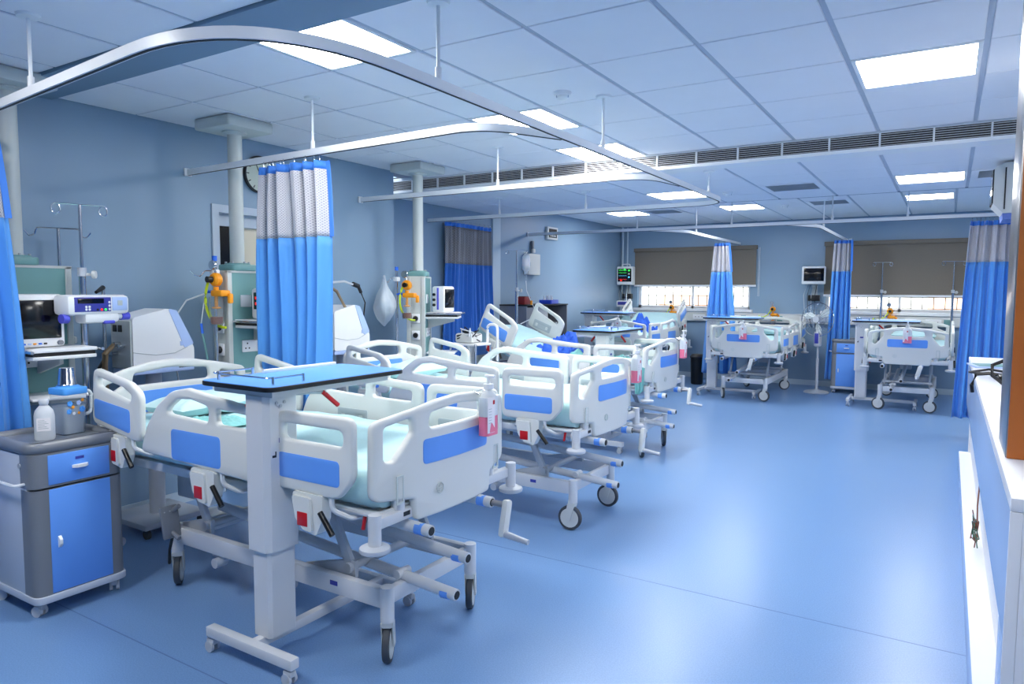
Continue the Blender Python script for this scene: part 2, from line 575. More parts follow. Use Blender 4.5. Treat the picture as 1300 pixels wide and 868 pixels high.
front_skip = {(6, 0), (6, 3), (6, 5), (2, 3)}
ceil_tiles(ceilA, XF, YFb, ZF, front_skip)
nskip = {(3, 0), (7, 0)}
ceil_tiles(ceilA, XF, YFa, ZF, nskip)
mid_skip = {(6, 2), (2, 2), (4, 2), (1, 2)}
ceil_tiles(ceilB, XMd, YMd, ZM, mid_skip)
back_skip = {(9, 3), (6, 3), (2, 3), (4, 3), (8, 3)}
ceil_tiles(ceilC, XBk, YBk, ZB, back_skip)
ceiling_light('large square ceiling light panel nearest the blue ceiling beam', *cell(XF, YFb, 6, 0), ZF)
ceiling_light('square ceiling light panel crossed by the junction of two curtain tracks', *cell(XF, YFb, 6, 3), ZF)
ceiling_light('square ceiling light panel touching the long black grille', *cell(XF, YFb, 6, 5), ZF)
ceiling_light('wide bright ceiling light panel at the upper right above the aisle', *cell(XF, YFb, 2, 3), ZF)
ceiling_light('ceiling light panel just beyond the grille, left of the smoke detector', *cell(XMd, YMd, 6, 2), ZM)
ceiling_light('ceiling light panel beyond the grille at the right, left of the wall vent', *cell(XMd, YMd, 2, 2), ZM)
ceiling_light('farthest left ceiling light panel above the corner bed', *cell(XBk, YBk, 9, 3), ZB)
ceiling_light('small ceiling light panel above the middle far bed', *cell(XBk, YBk, 6, 3), ZB)
ceiling_light('small ceiling light panel above the right far bed', *cell(XBk, YBk, 2, 3), ZB)
ceiling_light('ceiling light panel above the photographer on the counter side', *cell(XF, YFa, 3, 0), ZF)
ceiling_light('ceiling light panel above the photographer on the bed side', *cell(XF, YFa, 7, 0), ZF)
for lb, yy, zz in (('ceiling light panel over the back of the counter, near', 1.0, ZF), ('ceiling light panel over the back of the counter, middle', 4.4, ZF),
                   ('ceiling light panel over the back of the counter, far', 10.6, ZB)):
    ceiling_light(lb, 1.95, yy, .6, .6, zz - .012)
ceiling_vent('square ceiling vent with dark slats beside the two far smoke detectors', *cell(XMd, YMd, 4, 2), ZM)
ceiling_vent('ceiling vent half hidden behind the wall monitor', *cell(XMd, YMd, 1, 2), ZM)
ceiling_vent('small far ceiling vent over the gap between the two right beds', *cell(XBk, YBk, 4, 3), ZB)
ceiling_vent('farthest left small ceiling vent beside the corner light panel', *cell(XBk, YBk, 8, 3), ZB)

# long linear grille in the step between the ceilings
g = thing('linear_grille', 'long black slotted air grille running across the whole ceiling', 'air grille', (0, YS, 0))
gx0, gx1 = XL2, XR
MB().bb((gx0, .08, ZM + .0), (gx1, .1, ZF + .05)).build('backing', 'dark', g, False)
MB().bb((gx0, -.005, ZF - .012), (gx1, .02, ZF + .02)).build('top_rail', 'grille', g, False)
MB().bb((gx0, -.012, ZM - .012), (gx1, .19, ZM + .016), .003).build('bottom_rail', 'white', g, False)
zb, zt = ZM + .02, ZF - .014
sl = MB().box((0, 0, 0), (gx1 - gx0, .008, .0024)).mesh('slat', False)
for k in range(6):
    o = link_obj('slat', sl, 'grille', g); o.location = ((gx0 + gx1) / 2, .02, zb + (k + .5) * (zt - zb) / 6)
mu = MB().bb((-.006, .0, zb), (.006, .02, zt)).mesh('mullion', False)
x = gx0 + .2
while x < gx1:
    o = link_obj('mullion', mu, 'white', g); o.location = (x, 0, 0); x += .345

# ------------------------------------------------------------------ windows, blinds
def window(name, x0, x1, label):
    fr = MB()
    y = YB + .09
    for a, b in (((x0, y, WZ0), (x1, y + .05, WZ0 + .05)), ((x0, y, WZ1 - .05), (x1, y + .05, WZ1)), ((x0, y, WZ0), (x0 + .05, y + .05, WZ1)),
                 ((x1 - .05, y, WZ0), (x1, y + .05, WZ1)), (((x0 + x1) / 2 - .02, y, WZ0), ((x0 + x1) / 2 + .02, y + .05, WZ1))):
        fr.bb(a, b)
    wdw = struct(name, fr, 'white', label, 'window')
    MB().bb((x0 - .06, YB - .07, WZ0 - .05), (x1 + .06, YB + .09, WZ0), .006).build('window_sill', 'white', wdw)
    xm = (x0 + x1) / 2
    for a, b in ((x0 + .05, xm - .02), (xm + .02, x1 - .05)):
        MB().bb((a, y + .02, WZ0 + .05), (b, y + .025, WZ1 - .05)).build('pane', 'glass', wdw, False)
    hb = MB().bb((x0, y + .085, -.006), (x1, y + .097, .006)).mesh('security_bar', False)
    for zz in (WZ0 + .06, WZ0 + .24, WZ0 + .40, WZ0 + .6, WZ0 + .85):
        o = link_obj('security_bar', hb, 'blackrubber', wdw); o.location = (0, 0, zz)
    vb = MB().bb((-.006, y + .085, WZ0), (.006, y + .097, WZ1)).mesh('security_bar', False)
    n = int((x1 - x0) / .155)
    for k in range(1, n):
        o = link_obj('security_bar', vb, 'blackrubber', wdw); o.location = (x0 + k * (x1 - x0) / n, 0, 0)
    return wdw
window('window_1', W1[0], W1[1], 'barred window glowing below the left taupe blind')
window('window_2', W2[0], W2[1], 'barred window glowing below the right taupe blind')

def blind(label, x0, x1, ztop, zbot):
    t = thing('roller_blind', label, 'roller blind', ((x0 + x1) / 2, YB - .045, ztop), 0, 'taupe roller blinds')
    h = (x1 - x0) / 2
    MB().bb((-h, -.035, -.07), (h, .04, 0), .008).build('cassette', 'blind', t)
    MB().bb((-h + .015, -.003, zbot - ztop + .02), (h - .015, .0, -.06)).build('fabric', 'blind', t, False)
    MB().bb((-h + .01, -.012, zbot - ztop - .012), (h - .01, .008, zbot - ztop + .022), .005).build('bottom_bar', 'white', t)
    for dx in (.03, .05):
        MB().tube([(h + dx, -.02, -.04), (h + dx, -.02, -.9)], .004, 6).build('pull_cord', 'cablewhite', t)
    return t
blind('taupe roller blind over the left window behind the corner bed', -5.22, -2.91, 2.42, 1.70)
blind('taupe roller blind over the right window behind the right bed', -1.82, .46, 2.44, 1.54)

# daylight surroundings beyond the windows
struct('ground_outside', MB().bb((-30, YB + .4, -.3), (20, YB + 40, -.1)), 'ground_ext', 'pale ground outside the windows', 'ground')
eb = thing('neighbour_building', 'sunlit pale building with orange brick bands outside the windows', 'building', (-5, YB + 14, -.1))
MB().bb((-16, 0, 0), (14, 5, 2.2)).build('wall', 'extwall', eb, False)
for k in range(6):
    MB().bb((-14 + k * 4.6, -.1, .5), (-14 + k * 4.6 + 2.3, 0, 1.55)).build('brick_panel', 'brick', eb, False)

# door in the left wall
fr = MB()
fr.bb((XL - .12, DY0, 0), (XL + .015, DY0 + .06, DZ)).bb((XL - .12, DY1 - .06, 0), (XL + .015, DY1, DZ)).bb((XL - .12, DY0 + .06, DZ - .06), (XL + .015, DY1 - .06, DZ)).bb((XL - .1, DY0 + .06, 2.09), (XL + .0, DY1 - .06, 2.13))
dr = struct('door_1', fr, 'doorwhite', 'pale framed doorway behind the pendant column, under the clock', 'door')
MB().bb((XL - .08, DY0 + .06, 2.13), (XL - .06, DY1 - .06, DZ - .06)).build('transom_panel', 'doorwhite', dr, False)
MB().bb((XL - .06, DY0 + .06, 0), (XL - .04, DY0 + .26, 2.09)).build('dark_leaf', 'screen', dr, False)
MB().bb((XL - .09, DY0 + .26, 0), (XL - .05, DY1 - .06, 2.09)).build('cream_leaf', 'cream', dr, False)
MB().bb((XL - .05, DY0 + .27, 1.76), (XL - .045, DY1 - .07, 1.765)).build('leaf_joint', 'offwhite', dr, False)

# ------------------------------------------------------------------ hospital bed (local: +x = foot end, origin on floor)
PIV = (0.0, 0.72)
def head_rot(deg):
    return T(PIV[0], 0, PIV[1]) @ RY(deg) @ T(-PIV[0], 0, -PIV[1])

RAIL_A = rpoly([(-.965, .885), (-.52, .82), (-.505, 1.075), (-.60, 1.125), (-.94, 1.185)], [.05, .05, .07, .08, .05])
RAIL_A_H = rpoly([(-.90, 1.085), (-.60, 1.022), (-.585, 1.062), (-.66, 1.095), (-.905, 1.135)], [.022, .022, .02, .03, .022])
RAIL_A_P = rpoly([(-.935, .915), (-.60, .862), (-.60, .985), (-.935, 1.02)], .025)
RAIL_B = rpoly([(-.52, .785), (.45, .745), (.46, 1.085), (.24, 1.095), (.02, 1.118), (-.12, 1.135), (-.25, 1.11), (-.37, 1.03), (-.46, .92)],
               [.03, .05, .05, .2, .2, .12, .15, .2, .2])
RAIL_B_H1 = rpoly([(-.31, 1.0), (.035, .985), (.04, 1.06), (-.1, 1.083), (-.2, 1.075)], [.03, .025, .03, .06, .06])
RAIL_B_H2 = rpoly([(.095, .985), (.385, .98), (.39, 1.042), (.095, 1.056)], .026)
RAIL_B_P = rrect(-.25, .782, .125, .93, .025)
RAIL_C = rpoly([(.49, .76), (.86, .758), (.945, .85), (.945, 1.098), (.49, 1.09)], [.05, .08, .09, .045, .055])
RAIL_C_H = rrect(.54, .975, .892, 1.042, .03)
RAIL_C_P = rrect(.515, .812, .875, .918, .022)

def bend_board(mb, cut=.27, k=.28, sgn=1):
    me = bpy.data.meshes.new('tmp'); me.from_pydata(mb.v, [], mb.f)
    bm = bmesh.new(); bm.from_mesh(me)
    for c in (-cut, cut, -cut - .05, cut + .05, -.14, .14, 0):
        bmesh.ops.bisect_plane(bm, geom=list(bm.verts) + list(bm.edges) + list(bm.faces), plane_co=(0, c, 0), plane_no=(0, 1, 0), dist=1e-5)
    for v in bm.verts:
        a = abs(v.co.y)
        d = .02 * (a / cut) ** 2 if a < cut else .02 + (a - cut) * k
        v.co.x -= sgn * d
    bm.verts.ensure_lookup_table()
    out = MB(); out.add([v.co.copy() for v in bm.verts], [[v.index for v in f.verts] for f in bm.faces])
    bm.free(); bpy.data.meshes.remove(me)
    return out

def caster(parent, x, y, z_top, d=.165, swivel=20, bed=True):
    r = d / 2
    m = T(x, y, 0) @ RZ(swivel)
    c = MB()
    c.cyl((0, 0, z_top), (0, 0, d * 1.02), .022 if bed else .012, 12)
    c.box((-.005, 0, d * 1.12), (.052, .05, .05), .012)
    for s in (-1, 1):
        c.prism(rpoly([(-.03, d * 1.12), (.024, d * 1.15), (-.012, r * .8), (-.05, r * .85)], .008), .005, T(0, s * .0245 + .0025, 0) @ XZ)
    c.xf(m)
    o = c.build('caster', 'offwhite' if bed else 'castergrey', parent)
    wm = m @ T(-.02, 0, r) @ RX(90)
    MB().lathe([(r * .76, -.013), (r * .93, -.016), (r, -.01), (r, .01), (r * .93, .016), (r * .76, .013)], 24, wm).build('tyre', 'tyre', o)
    MB().lathe([(0, -.016), (r * .3, -.019), (r * .7, -.0165), (r * .78, -.0165), (r * .78, .0165), (r * .7, .0165), (r * .3, .019), (0, .016)], 24, wm).build('wheel_disc', 'offwhite', o)
    return o

def hang_rail(bed, side, out, holes, panel, mech_x, mtx=None, zb=.72):
    y = side * .51
    w = plate(out, holes, .036, .012, XZ)
    base = T(0, y, 0)
    if mtx is not None: base = mtx @ base
    w.xf(base)
    o = w.build('side_rail', 'plastic', bed, angle=50)
    p = plate(panel, [], .006, .002, XZ); p.xf(base @ T(0, side * .0172, 0)); p.build('rail_panel', 'bluepanel', o)
    # inner grey cover plate
    xs = [q[0] for q in panel]; zs = [q[1] for q in panel]
    cx, cz = (min(xs) + max(xs)) / 2, (min(zs) + max(zs)) / 2
    q = plate(rrect(cx - .12, cz - .05, cx + .12, cz + .045, .012), [rrect(cx - .09, cz - .025, cx - .06, cz + .01, .004), rrect(cx + .05, cz - .025, cx + .08, cz + .01, .004)], .006, .0015, XZ)
    q.xf(base @ T(0, -side * .0172, 0)); q.build('inner_plate', 'greyplate', o)
    # latch housing below
    b = MB()
    b.prism(rpoly([(-.095, .10), (.085, .10), (.08, .0), (.045, -.07), (-.03, -.055), (-.072, -.01)], .018), .05, T(mech_x, y + .025, zb - .055) @ XZ)
    b.prism(rpoly([(-.085, .085), (.02, .085), (.03, -.055), (-.02, -.05), (-.066, -.008)], .012), .014, T(mech_x, y + side * .030 + .007, zb - .055) @ XZ)
    b.xf(mtx) if mtx is not None else None
    b.build('latch_housing', 'plastic', o, angle=30)
    r = MB().box((mech_x - .022, y + side * .0365, zb - .062), (.06, .006, .058), .003); r.xf(mtx) if mtx is not None else None
    r.build('red_catch', 'red', o)
    h = MB(); h.cyl((mech_x + .075, y + side * .03, zb - .02), (mech_x + .15, y + side * .035, zb - .1), .012, 10)
    h.xf(mtx) if mtx is not None else None
    h.build('gas_strut', 'black', o)
    for dx in (-.09, .11):
        a = MB()
        a.rtube([(mech_x + dx, y, zb + .06), (mech_x + dx + .01, y + side * .005, zb - .01), (mech_x + dx + .06, y - side * .05, zb - .05), (mech_x + dx + .09, y - side * .1, zb - .04)], .011, .04, 8)
        a.xf(mtx) if mtx is not None else None
        a.build('rail_arm', 'enamel', o)
    return o

def make_mattress(bed, raise_deg):
    L0, L1, W, z0, z1 = -1.02, .985, .445, .715, .875
    m = MB()
    nu, prof = 64, []
    # closed cross-section in (y, z)
    cs = []
    rr = .045
    for (cy, cz, a0) in ((W - rr, z1 - rr, 0), (-W + rr, z1 - rr, 90), (-W + rr, z0 + rr, 180), (W - rr, z0 + rr, 270)):
        for k in range(5):
            a = R(a0 + k * 22.5); cs.append((cy + rr * math.cos(a), cz + rr * math.sin(a)))
        if a0 == 0:
            for k in range(1, 10): cs.append((W - rr - k * (2 * W - 2 * rr) / 10, z1))
        if a0 == 90:
            for k in range(1, 4): cs.append((-W, z1 - rr - k * (z1 - z0 - 2 * rr) / 4))
        if a0 == 270:
            for k in range(1, 4): cs.append((W, z0 + rr + k * (z1 - z0 - 2 * rr) / 4))
    k = len(cs)
    vs = []; fs = []
    for i in range(nu + 1):
        u = i / nu; x = L0 + (L1 - L0) * u
        e = min(u, 1 - u) * (L1 - L0)
        sh = 0 if e > .05 else (.05 - e) ** 2 * 10
        for (y, z) in cs:
            pl = 0
            if z < z0 + .07: pl = .006 * math.sin(x * 90 + y * 3)
            wz = .004 * math.sin(x * 9 + y * 5) + .003 * math.sin(x * 23 - y * 11)
            yy = y * (1 - sh) + (pl if y > 0 else -pl); zz = z + (wz if z > z0 + .06 else 0) - (sh * .03 if z > .8 else -sh * .03)
            xx = x
            if raise_deg and x < PIV[0] + .12:
                t = min(1, (PIV[0] + .12 - x) / .24); th = R(raise_deg) * t
                rx, rz = x - PIV[0], zz - PIV[1]
                xx = PIV[0] + rx * math.cos(th) + rz * math.sin(th); zz = PIV[1] - rx * math.sin(th) + rz * math.cos(th)
            vs.append((xx, yy, zz))
    for i in range(nu):
        for a in range(k):
            b = (a + 1) % k
            fs.append([i * k + a, i * k + b, (i + 1) * k + b, (i + 1) * k + a])
    fs.append(list(range(k))[::-1]); fs.append([nu * k + a for a in range(k)])
    m.add(vs, fs)
    return m.build('mattress', 'sheet', bed, angle=70)

def make_bed(label, loc, rotz, raise_deg=0):
    bed = thing('hospital_bed', label, 'bed', loc, rotz, 'white hospital beds with blue panels')
    # end boards
    top = [(-.47, 1.075), (-.3, 1.108), (-.15, 1.135), (0, 1.146), (.15, 1.135), (.3, 1.108), (.47, 1.075)]
    fo = rpoly([(-.475, .755), (-.285, .735), (-.27, .64), (.27, .64), (.285, .735), (.475, .755)] + top[::-1],
               [.05, .012, .03, .03, .012, .05, .045] + [.3] * 5 + [.045])
    def wing(s):
        p = [(s * .42, .915), (s * .375, .905), (s * .285, 1.015), (s * .285, 1.078), (s * .42, 1.05)]
        return rpoly(p if s > 0 else p, [.018, .025, .025, .02, .022])
    ch = rpoly([(-.20, 1.02), (.20, 1.02), (.19, 1.085), (0, 1.103), (-.19, 1.085)], [.028, .028, .028, .4, .028])
    fb = plate(fo, [wing(1), wing(-1), ch], .036, .012, YZ)
    fb = bend_board(fb); fb.xf(T(1.06, 0, 0))
    fbo = fb.build('footboard', 'plastic', bed, angle=50)
    p = bend_board(plate(rrect(-.235, .872, .235, .978, .022), [], .006, .002, YZ)); p.xf(T(1.0785, 0, 0)); p.build('board_panel', 'bluepanel', fbo)
    p = bend_board(plate(rrect(-.235, .872, .235, .978, .022), [], .006, .002, YZ)); p.xf(T(1.0415, 0, 0)); p.build('board_panel', 'bluepanel', fbo)
    for s in (-1, 1):
        n = MB()
        for (a, b, c, d) in ((.33, .375, .73, .738), (.33, .338, .738, .84), (.367, .375, .738, .84), (.33, .375, .84, .848)):
            n.bb((1.0785, s * a, c), (1.083, s * b, d))
        n.xf(T(-.02 - (.35 - .27) * .28, 0, 0)); n.build('grip_recess', 'plastic_in', fbo, False)
    e = MB()
    e.torus((1.079, -.14, .755), .022, .0025, 'X', 20, 6)
    for dz in (-.008, .002, .012): e.box((1.079, -.14, .755 + dz - .003), (.004, .03 - abs(dz), .004), .001)
    e.build('embossed_mark', 'plastic_in', fbo)
    htop = [(-.47, 1.10), (-.3, 1.14), (-.15, 1.168), (0, 1.178), (.15, 1.168), (.3, 1.14), (.47, 1.10)]
    ho = rpoly([(-.475, .78), (.475, .78)] + htop[::-1], [.05, .05, .045] + [.3] * 5 + [.045])
    h1 = rpoly([(-.25, 1.04), (.25, 1.04), (.24, 1.11), (0, 1.13), (-.24, 1.11)], [.028, .028, .028, .4, .028])
    def hw(s): return rpoly([(s * .425, 1.0), (s * .31, 1.05), (s * .31, 1.09), (s * .425, 1.065)], .018)
    hb = bend_board(plate(ho, [h1, hw(1), hw(-1)], .036, .012, YZ), sgn=-1); hb.xf(T(-1.09, 0, 0))
    hbo = hb.build('headboard', 'plastic', bed, angle=50)
    for dx in (-.0185, .0185):
        p = bend_board(plate(rrect(-.26, .88, .26, 1.005, .022), [], .006, .002, YZ), sgn=-1); p.xf(T(-1.09 + dx, 0, 0)); p.build('board_panel', 'bluepanel', hbo)
    # rails
    hm = head_rot(raise_deg) if raise_deg else None
    for s in (-1, 1):
        hang_rail(bed, s, RAIL_A, [RAIL_A_H], RAIL_A_P, -.72, hm, .80)
        hang_rail(bed, s, RAIL_B, [RAIL_B_H1, RAIL_B_H2], RAIL_B_P, .0)
        hang_rail(bed, s, RAIL_C, [RAIL_C_H], RAIL_C_P, .70)
    make_mattress(bed, raise_deg)
    # deck frame
    d = MB()
    for s in (-1, 1):
        d.bb((-.98, s * .40 - .02, .655), (.98, s * .40 + .02, .70), .006)
    for x in (-.97, -.3, .25, .97):
        d.bb((x - .02, -.42, .66), (x + .02, .42, .70), .006)
    d.bb((-.96, -.39, .695), (.96, .39, .708))
    d.build('deck_frame', 'enamel', bed)
    # sheet-edge loops / rails round the deck at the foot end
    rt = MB(); rt.rtube([(.55, -.45, .70), (1.0, -.45, .70), (1.0, .45, .70), (.55, .45, .70)], .012, .06, 8); rt.build('mattress_guard', 'enamel', bed)
    # end cross bars with corner posts and bumper discs
    for sx in (-1, 1):
        x = sx * 1.015 + (.0 if sx > 0 else -.05)
        b = MB(); b.bb((x - .02, -.5, .655), (x + .02, .5, .70), .005)
        b.build('end_bar', 'enamel', bed)
        for s in (-1, 1):
            q = MB(); q.cyl((x + sx * .02, s * .5, .60), (x + sx * .02, s * .5, .725), .026, 16)
            qo = q.build('corner_post', 'enamel', bed)
            MB().cyl((x - .01 * sx, s * .33, .69), (x - .01 * sx, s * .33, .76), .03, 12).build('board_socket', 'enamel', bed)
            MB().lathe([(0, -.016), (.045, -.016), (.06, -.008), (.062, 0), (.06, .008), (.045, .016), (0, .016)], 24, T(x + sx * .02, s * .5, .588)).build('bumper_disc', 'castergrey', qo)
        if sx > 0:
            MB().bb((x + .0205, -.33, .672), (x + .022, -.29, .69)).build('black_mark', 'black', bed, False)
    # base frame
    c = MB()
    for s in (-1, 1):
        c.bb((-.58, s * .305 - .02, .245), (.92, s * .305 + .02, .33), .005)
    for x in (-.56, .90):
        c.bb((x - .018, -.3, .25), (x + .018, .3, .32), .005)
    bo = c.build('base_frame', 'enamel', bed)
    for x in (-.22, .3):
        MB().bb((x - .055, -.31, .226), (x + .055, -.27, .246), .004).cyl((x, -.335, .205), (x, -.27, .205), .026, 14).build('roller_stop', 'castergrey', bo)
    MB().bb((.60, -.327, .285), (.645, -.3245, .305)).build('maker_plate', 'indigo', bo, False)
    for (x, y, sw) in ((-.58, -.305, -42), (-.58, .305, -30), (.92, -.305, -58), (.92, .305, -62)):
        MB().cyl((x, y, .19), (x, y, .34), .03, 16).build('leg_post', 'enamel', bed)
        caster(bed, x, y, .2, .165, sw)
    # lift arms
    for s in (-1, 1):
        for x in (.68, -.35):
            a = MB()
            p0 = Vector((x, s * .27, .36)); p1 = Vector((x - .16, s * .27, .67))
            dv = (p1 - p0)
            a.box((p0 + p1) / 2, (.045, .025, dv.length), .004, RY(math.degrees(math.atan2(dv.x, dv.z))))
            a.cyl((x, s * .25, .365), (x, s * .30, .365), .024, 14)
            a.prism([(-.3, -.04), (.03, -.04), (.03, .035), (-.02, .035)], .02, T(x, s * .27 + .01, .36) @ XZ)
            a.build('lift_arm', 'steelgrey', bed)
    # torque tubes and crank rods
    for x in (-.35, .68):
        MB().cyl((x, -.3, .365), (x, .3, .365), .02, 12).build('torque_tube', 'steelgrey', bed)
        MB().cyl((x - .16, -.3, .65), (x - .16, .3, .65), .018, 12).build('torque_tube', 'steelgrey', bed)
    for (y, z, x1, x0) in ((-.28, .615, 1.14, .1), (-.05, .43, 1.16, -.3), (.17, .62, 1.14, .1), (-.16, .31, 1.18, -.4)):
        rd = MB().cyl((x0, y, z + (.12 if z < .5 else .03)), (x1, y, z), .025, 14).build('crank_rod', 'enamel', bed)
        MB().cyl((x1 - .075, y, z + .0005), (x1 - .035, y, z), .0262, 14).build('blue_sticker', 'bluepanel', rd)
        MB().cyl((x1, y, z), (x1 + .003, y, z), .018, 12).build('rod_socket', 'blackrubber', rd)
    MB().bb((.86, -.17, .27), (.9, -.15, .36), .004).cyl((.88, -.2, .345), (.88, -.12, .345), .02).build('rod_bracket', 'enamel', bed)
    k = MB()
    k.cyl((1.14, .17, .62), (1.22, .17, .62), .014, 10)
    cr = k.build('crank', 'steel', bed)
    MB().box((1.225, .15, .565), (.034, .052, .17), .014, RX(-14)).build('crank_arm', 'plastic', cr)
    MB().cyl((1.235, .13, .50), (1.36, .13, .485), .016, 12, .012).build('crank_handle', 'castergrey', cr)
    # actuator housing at the head end and lever
    MB().bb((-.80, -.16, .42), (-.64, .0, .655), .01).build('actuator_box', 'enamel', bed)
    MB().cyl((.93, -.44, .70), (.92, -.445, .63), .008, 8).build('red_lever', 'red', bed)
    return bed

bed1 = make_bed('nearest hospital bed, overbed table standing at its side', (-2.9, 2.49, 0), 0)
pd = MB().grid(lambda u, v: (-.56 + .02 * v + .1 * (v - .5) ** 2, -.36 + (u - .5) * .11, .30 + .19 * v + .0 * u), 6, 10)
pd = MB(); pd.rtube([(-.50, -.34, .46), (-.58, -.37, .40), (-.54, -.37, .33), (-.46, -.37, .30)], .012, .05, 8)
pd.box((-.535, -.37, .375), (.022, .10, .17), .01, RY(-12))
pdo = pd.build('foot_pedal', 'lockergrey', bed1)
for i in range(5):
    for j in range(3):
        MB().lathe([(.008, -.002), (.006, .004), (0, .005)], 8, T(-.52 - .005 * i, -.40 + j * .03, .31 + i * .03) @ RY(90)).build('pedal_stud', 'steelgrey', pdo)
MB().tube([(-.52, -.36, .33), (-.55, -.37, .22), (-.57, -.36, .14)], .008, 6).build('pedal_strap', 'blackrubber', bed1)
bed2 = dup(bed1, 'second hospital bed from the camera, directly behind the nearest bed', (-3.0, 4.43, 0), 0)
vict = [o for o in COL.objects if o.parent == bed2 and (o.name.startswith('foot_pedal') or o.name.startswith('pedal_strap'))]
for o in [c for v in vict for c in v.children] + vict:
    bpy.data.objects.remove(o)
for o in [q for q in COL.objects if q.parent == bed2 and q.name.startswith('caster')]:
    c = Vector(o.bound_box[0]) * .5 + Vector(o.bound_box[6]) * .5
    sx_ = .92 if c.x > 0 else -.58; sy_ = .305 if c.y > 0 else -.305
    o.matrix_local = T(sx_, sy_, 0) @ RZ(62) @ T(-sx_, -sy_, 0)
bed3 = make_bed('third hospital bed, backrest raised, blue cloth heaped on it', (-3.37, 6.62, 0), 0, 20)
bed6 = dup(bed2, 'middle hospital bed with its head against the end wall', (-2.53, 11.5, 0), -90)
bed7 = dup(bed2, 'right hospital bed with its head under the second window', (-.45, 11.7, 0), -90)
bed5 = dup(bed3, 'corner hospital bed with raised back and blue blanket by the left window', (-4.5, 11.45, 0), -90)

for bd in (bed6, bed7):
    for o in [q for q in COL.objects if q.parent == bd and q.name.startswith('caster')]:
        c = Vector(o.bound_box[0]) * .5 + Vector(o.bound_box[6]) * .5
        sx_ = .92 if c.x > 0 else -.58; sy_ = .305 if c.y > 0 else -.305
        o.matrix_local = T(sx_, sy_, 0) @ RZ(62 + (80 if c.y > 0 else (70 if bd is bed7 else 25))) @ T(-sx_, -sy_, 0)

# ------------------------------------------------------------------ bedding
def cloth_heap(name, label, cat, material, loc, rotz, sx, sy, h, seed, bumps=5, grp=None, base=.0):
    rnd = random.Random(seed)
    B = [(rnd.uniform(-.5, .5), rnd.uniform(-.5, .5), rnd.uniform(.12, .3), rnd.uniform(.4, 1)) for _ in range(bumps)]
    ph = [rnd.uniform(0, 6) for _ in range(8)]
    def fn(u, v, low=0):
        x, y = u - .5, v - .5
        rr = math.hypot(x, y) * 2
        edge = max(0, 1 - max(abs(x), abs(y)) * 2)
        z = 0
        for bx, by, br, bh in B:
            z += bh * math.exp(-((x - bx) ** 2 + (y - by) ** 2) / br ** 2)
        z = z / bumps * 1.9
        z += .10 * math.sin(x * 19 + ph[0] + 3 * y) * math.sin(y * 15 + ph[1]) + .07 * math.sin(x * 37 - y * 21 + ph[2]) + .05 * math.sin(y * 44 + x * 13 + ph[3])
        z = max(z, .0) * h * min(1, edge * 5) + .004
        wob = 1 + .10 * math.sin(math.atan2(y, x) * 3 + ph[4]) + .06 * math.sin(math.atan2(y, x) * 7 + ph[5])
        return (x * sx * wob, y * sy * wob, base + (z if not low else -.004))
    m = MB().grid(fn, 34, 34)
    n0 = len(m.v)
    m.grid(lambda u, v: fn(u, 1 - v, 1), 34, 34)
    o = m.build(name, material, None, angle=80)
    o.location = loc; o.rotation_euler = (0, 0, R(rotz))
    return tag(o, label, cat, grp)

def pillow(label, loc, rotz, sx=.36, sy=.62, h=.12, tilt=0, material='pillow_m', seed=1):
    rnd = random.Random(seed); ph = [rnd.uniform(0, 6) for _ in range(4)]
    def fn(u, v, s):
        x, y = u * 2 - 1, v * 2 - 1
        f = max(0, (1 - x ** 4) * (1 - y ** 4)) ** .5
        z = s * h / 2 * f + .012 * f * math.sin(x * 5 + ph[0] + y * 4) + .006 * f * math.sin(x * 13 + y * 9 + ph[1])
        k = 1 - .06 * (1 - abs(x)) * abs(y) ** 3
        return (x * sx / 2 * (1 - .05 * (1 - y * y)), y * sy / 2 * (1 - .05 * (1 - x * x)), z + h / 2)
    m = MB().grid(lambda u, v: fn(u, v, 1), 22, 26)
    m.grid(lambda u, v: fn(u, 1 - v, -1), 22, 26)
    m.xf(RY(tilt))
    o = m.build('pillow', material, None, angle=80)
    o.location = loc; o.rotation_euler = (0, 0, R(rotz))
    return tag(o, label, 'pillow', 'aqua pillows')
pillow('rumpled aqua pillow on the nearest bed', (-3.66, 2.52, .882), 4, seed=2)
cloth_heap('folded_sheet', 'dark green folded sheet beside the pillow of the nearest bed', 'sheet', 'sheet_dark', (-3.3, 2.30, .884), 15, .34, .30, .07, 3)
pillow('aqua pillow on the second bed from the camera', (-3.78, 4.45, .882), -3, seed=3)
cloth_heap('blue_cloth', 'bright blue cloth heaped in the middle of the raised bed', 'cloth', 'blanket', (-3.60, 6.66, .915), 20, .62, .72, .42, 5)
cloth_heap('patterned_sheet', 'crumpled aqua patterned sheet at the foot of the raised bed', 'sheet', 'sheet_dark', (-3.0, 6.62, .88), -5, .62, .74, .24, 8)
cloth_heap('blue_blanket', 'crumpled blue blanket on the corner bed', 'blanket', 'blanket', (-4.5, 11.35, .88), 10, .80, .72, .52, 11)
cloth_heap('aqua_cloth', 'rounded aqua cloth at the foot of the corner bed', 'cloth', 'pillow_m', (-4.42, 10.82, .88), 0, .62, .50, .40, 14, 3)
pillow('aqua pillow on the right bed under the window', (-.45, 12.5, .882), 90, seed=5)
pillow('aqua pillow on the middle far bed', (-2.5, 12.3, .882), 90, seed=6)
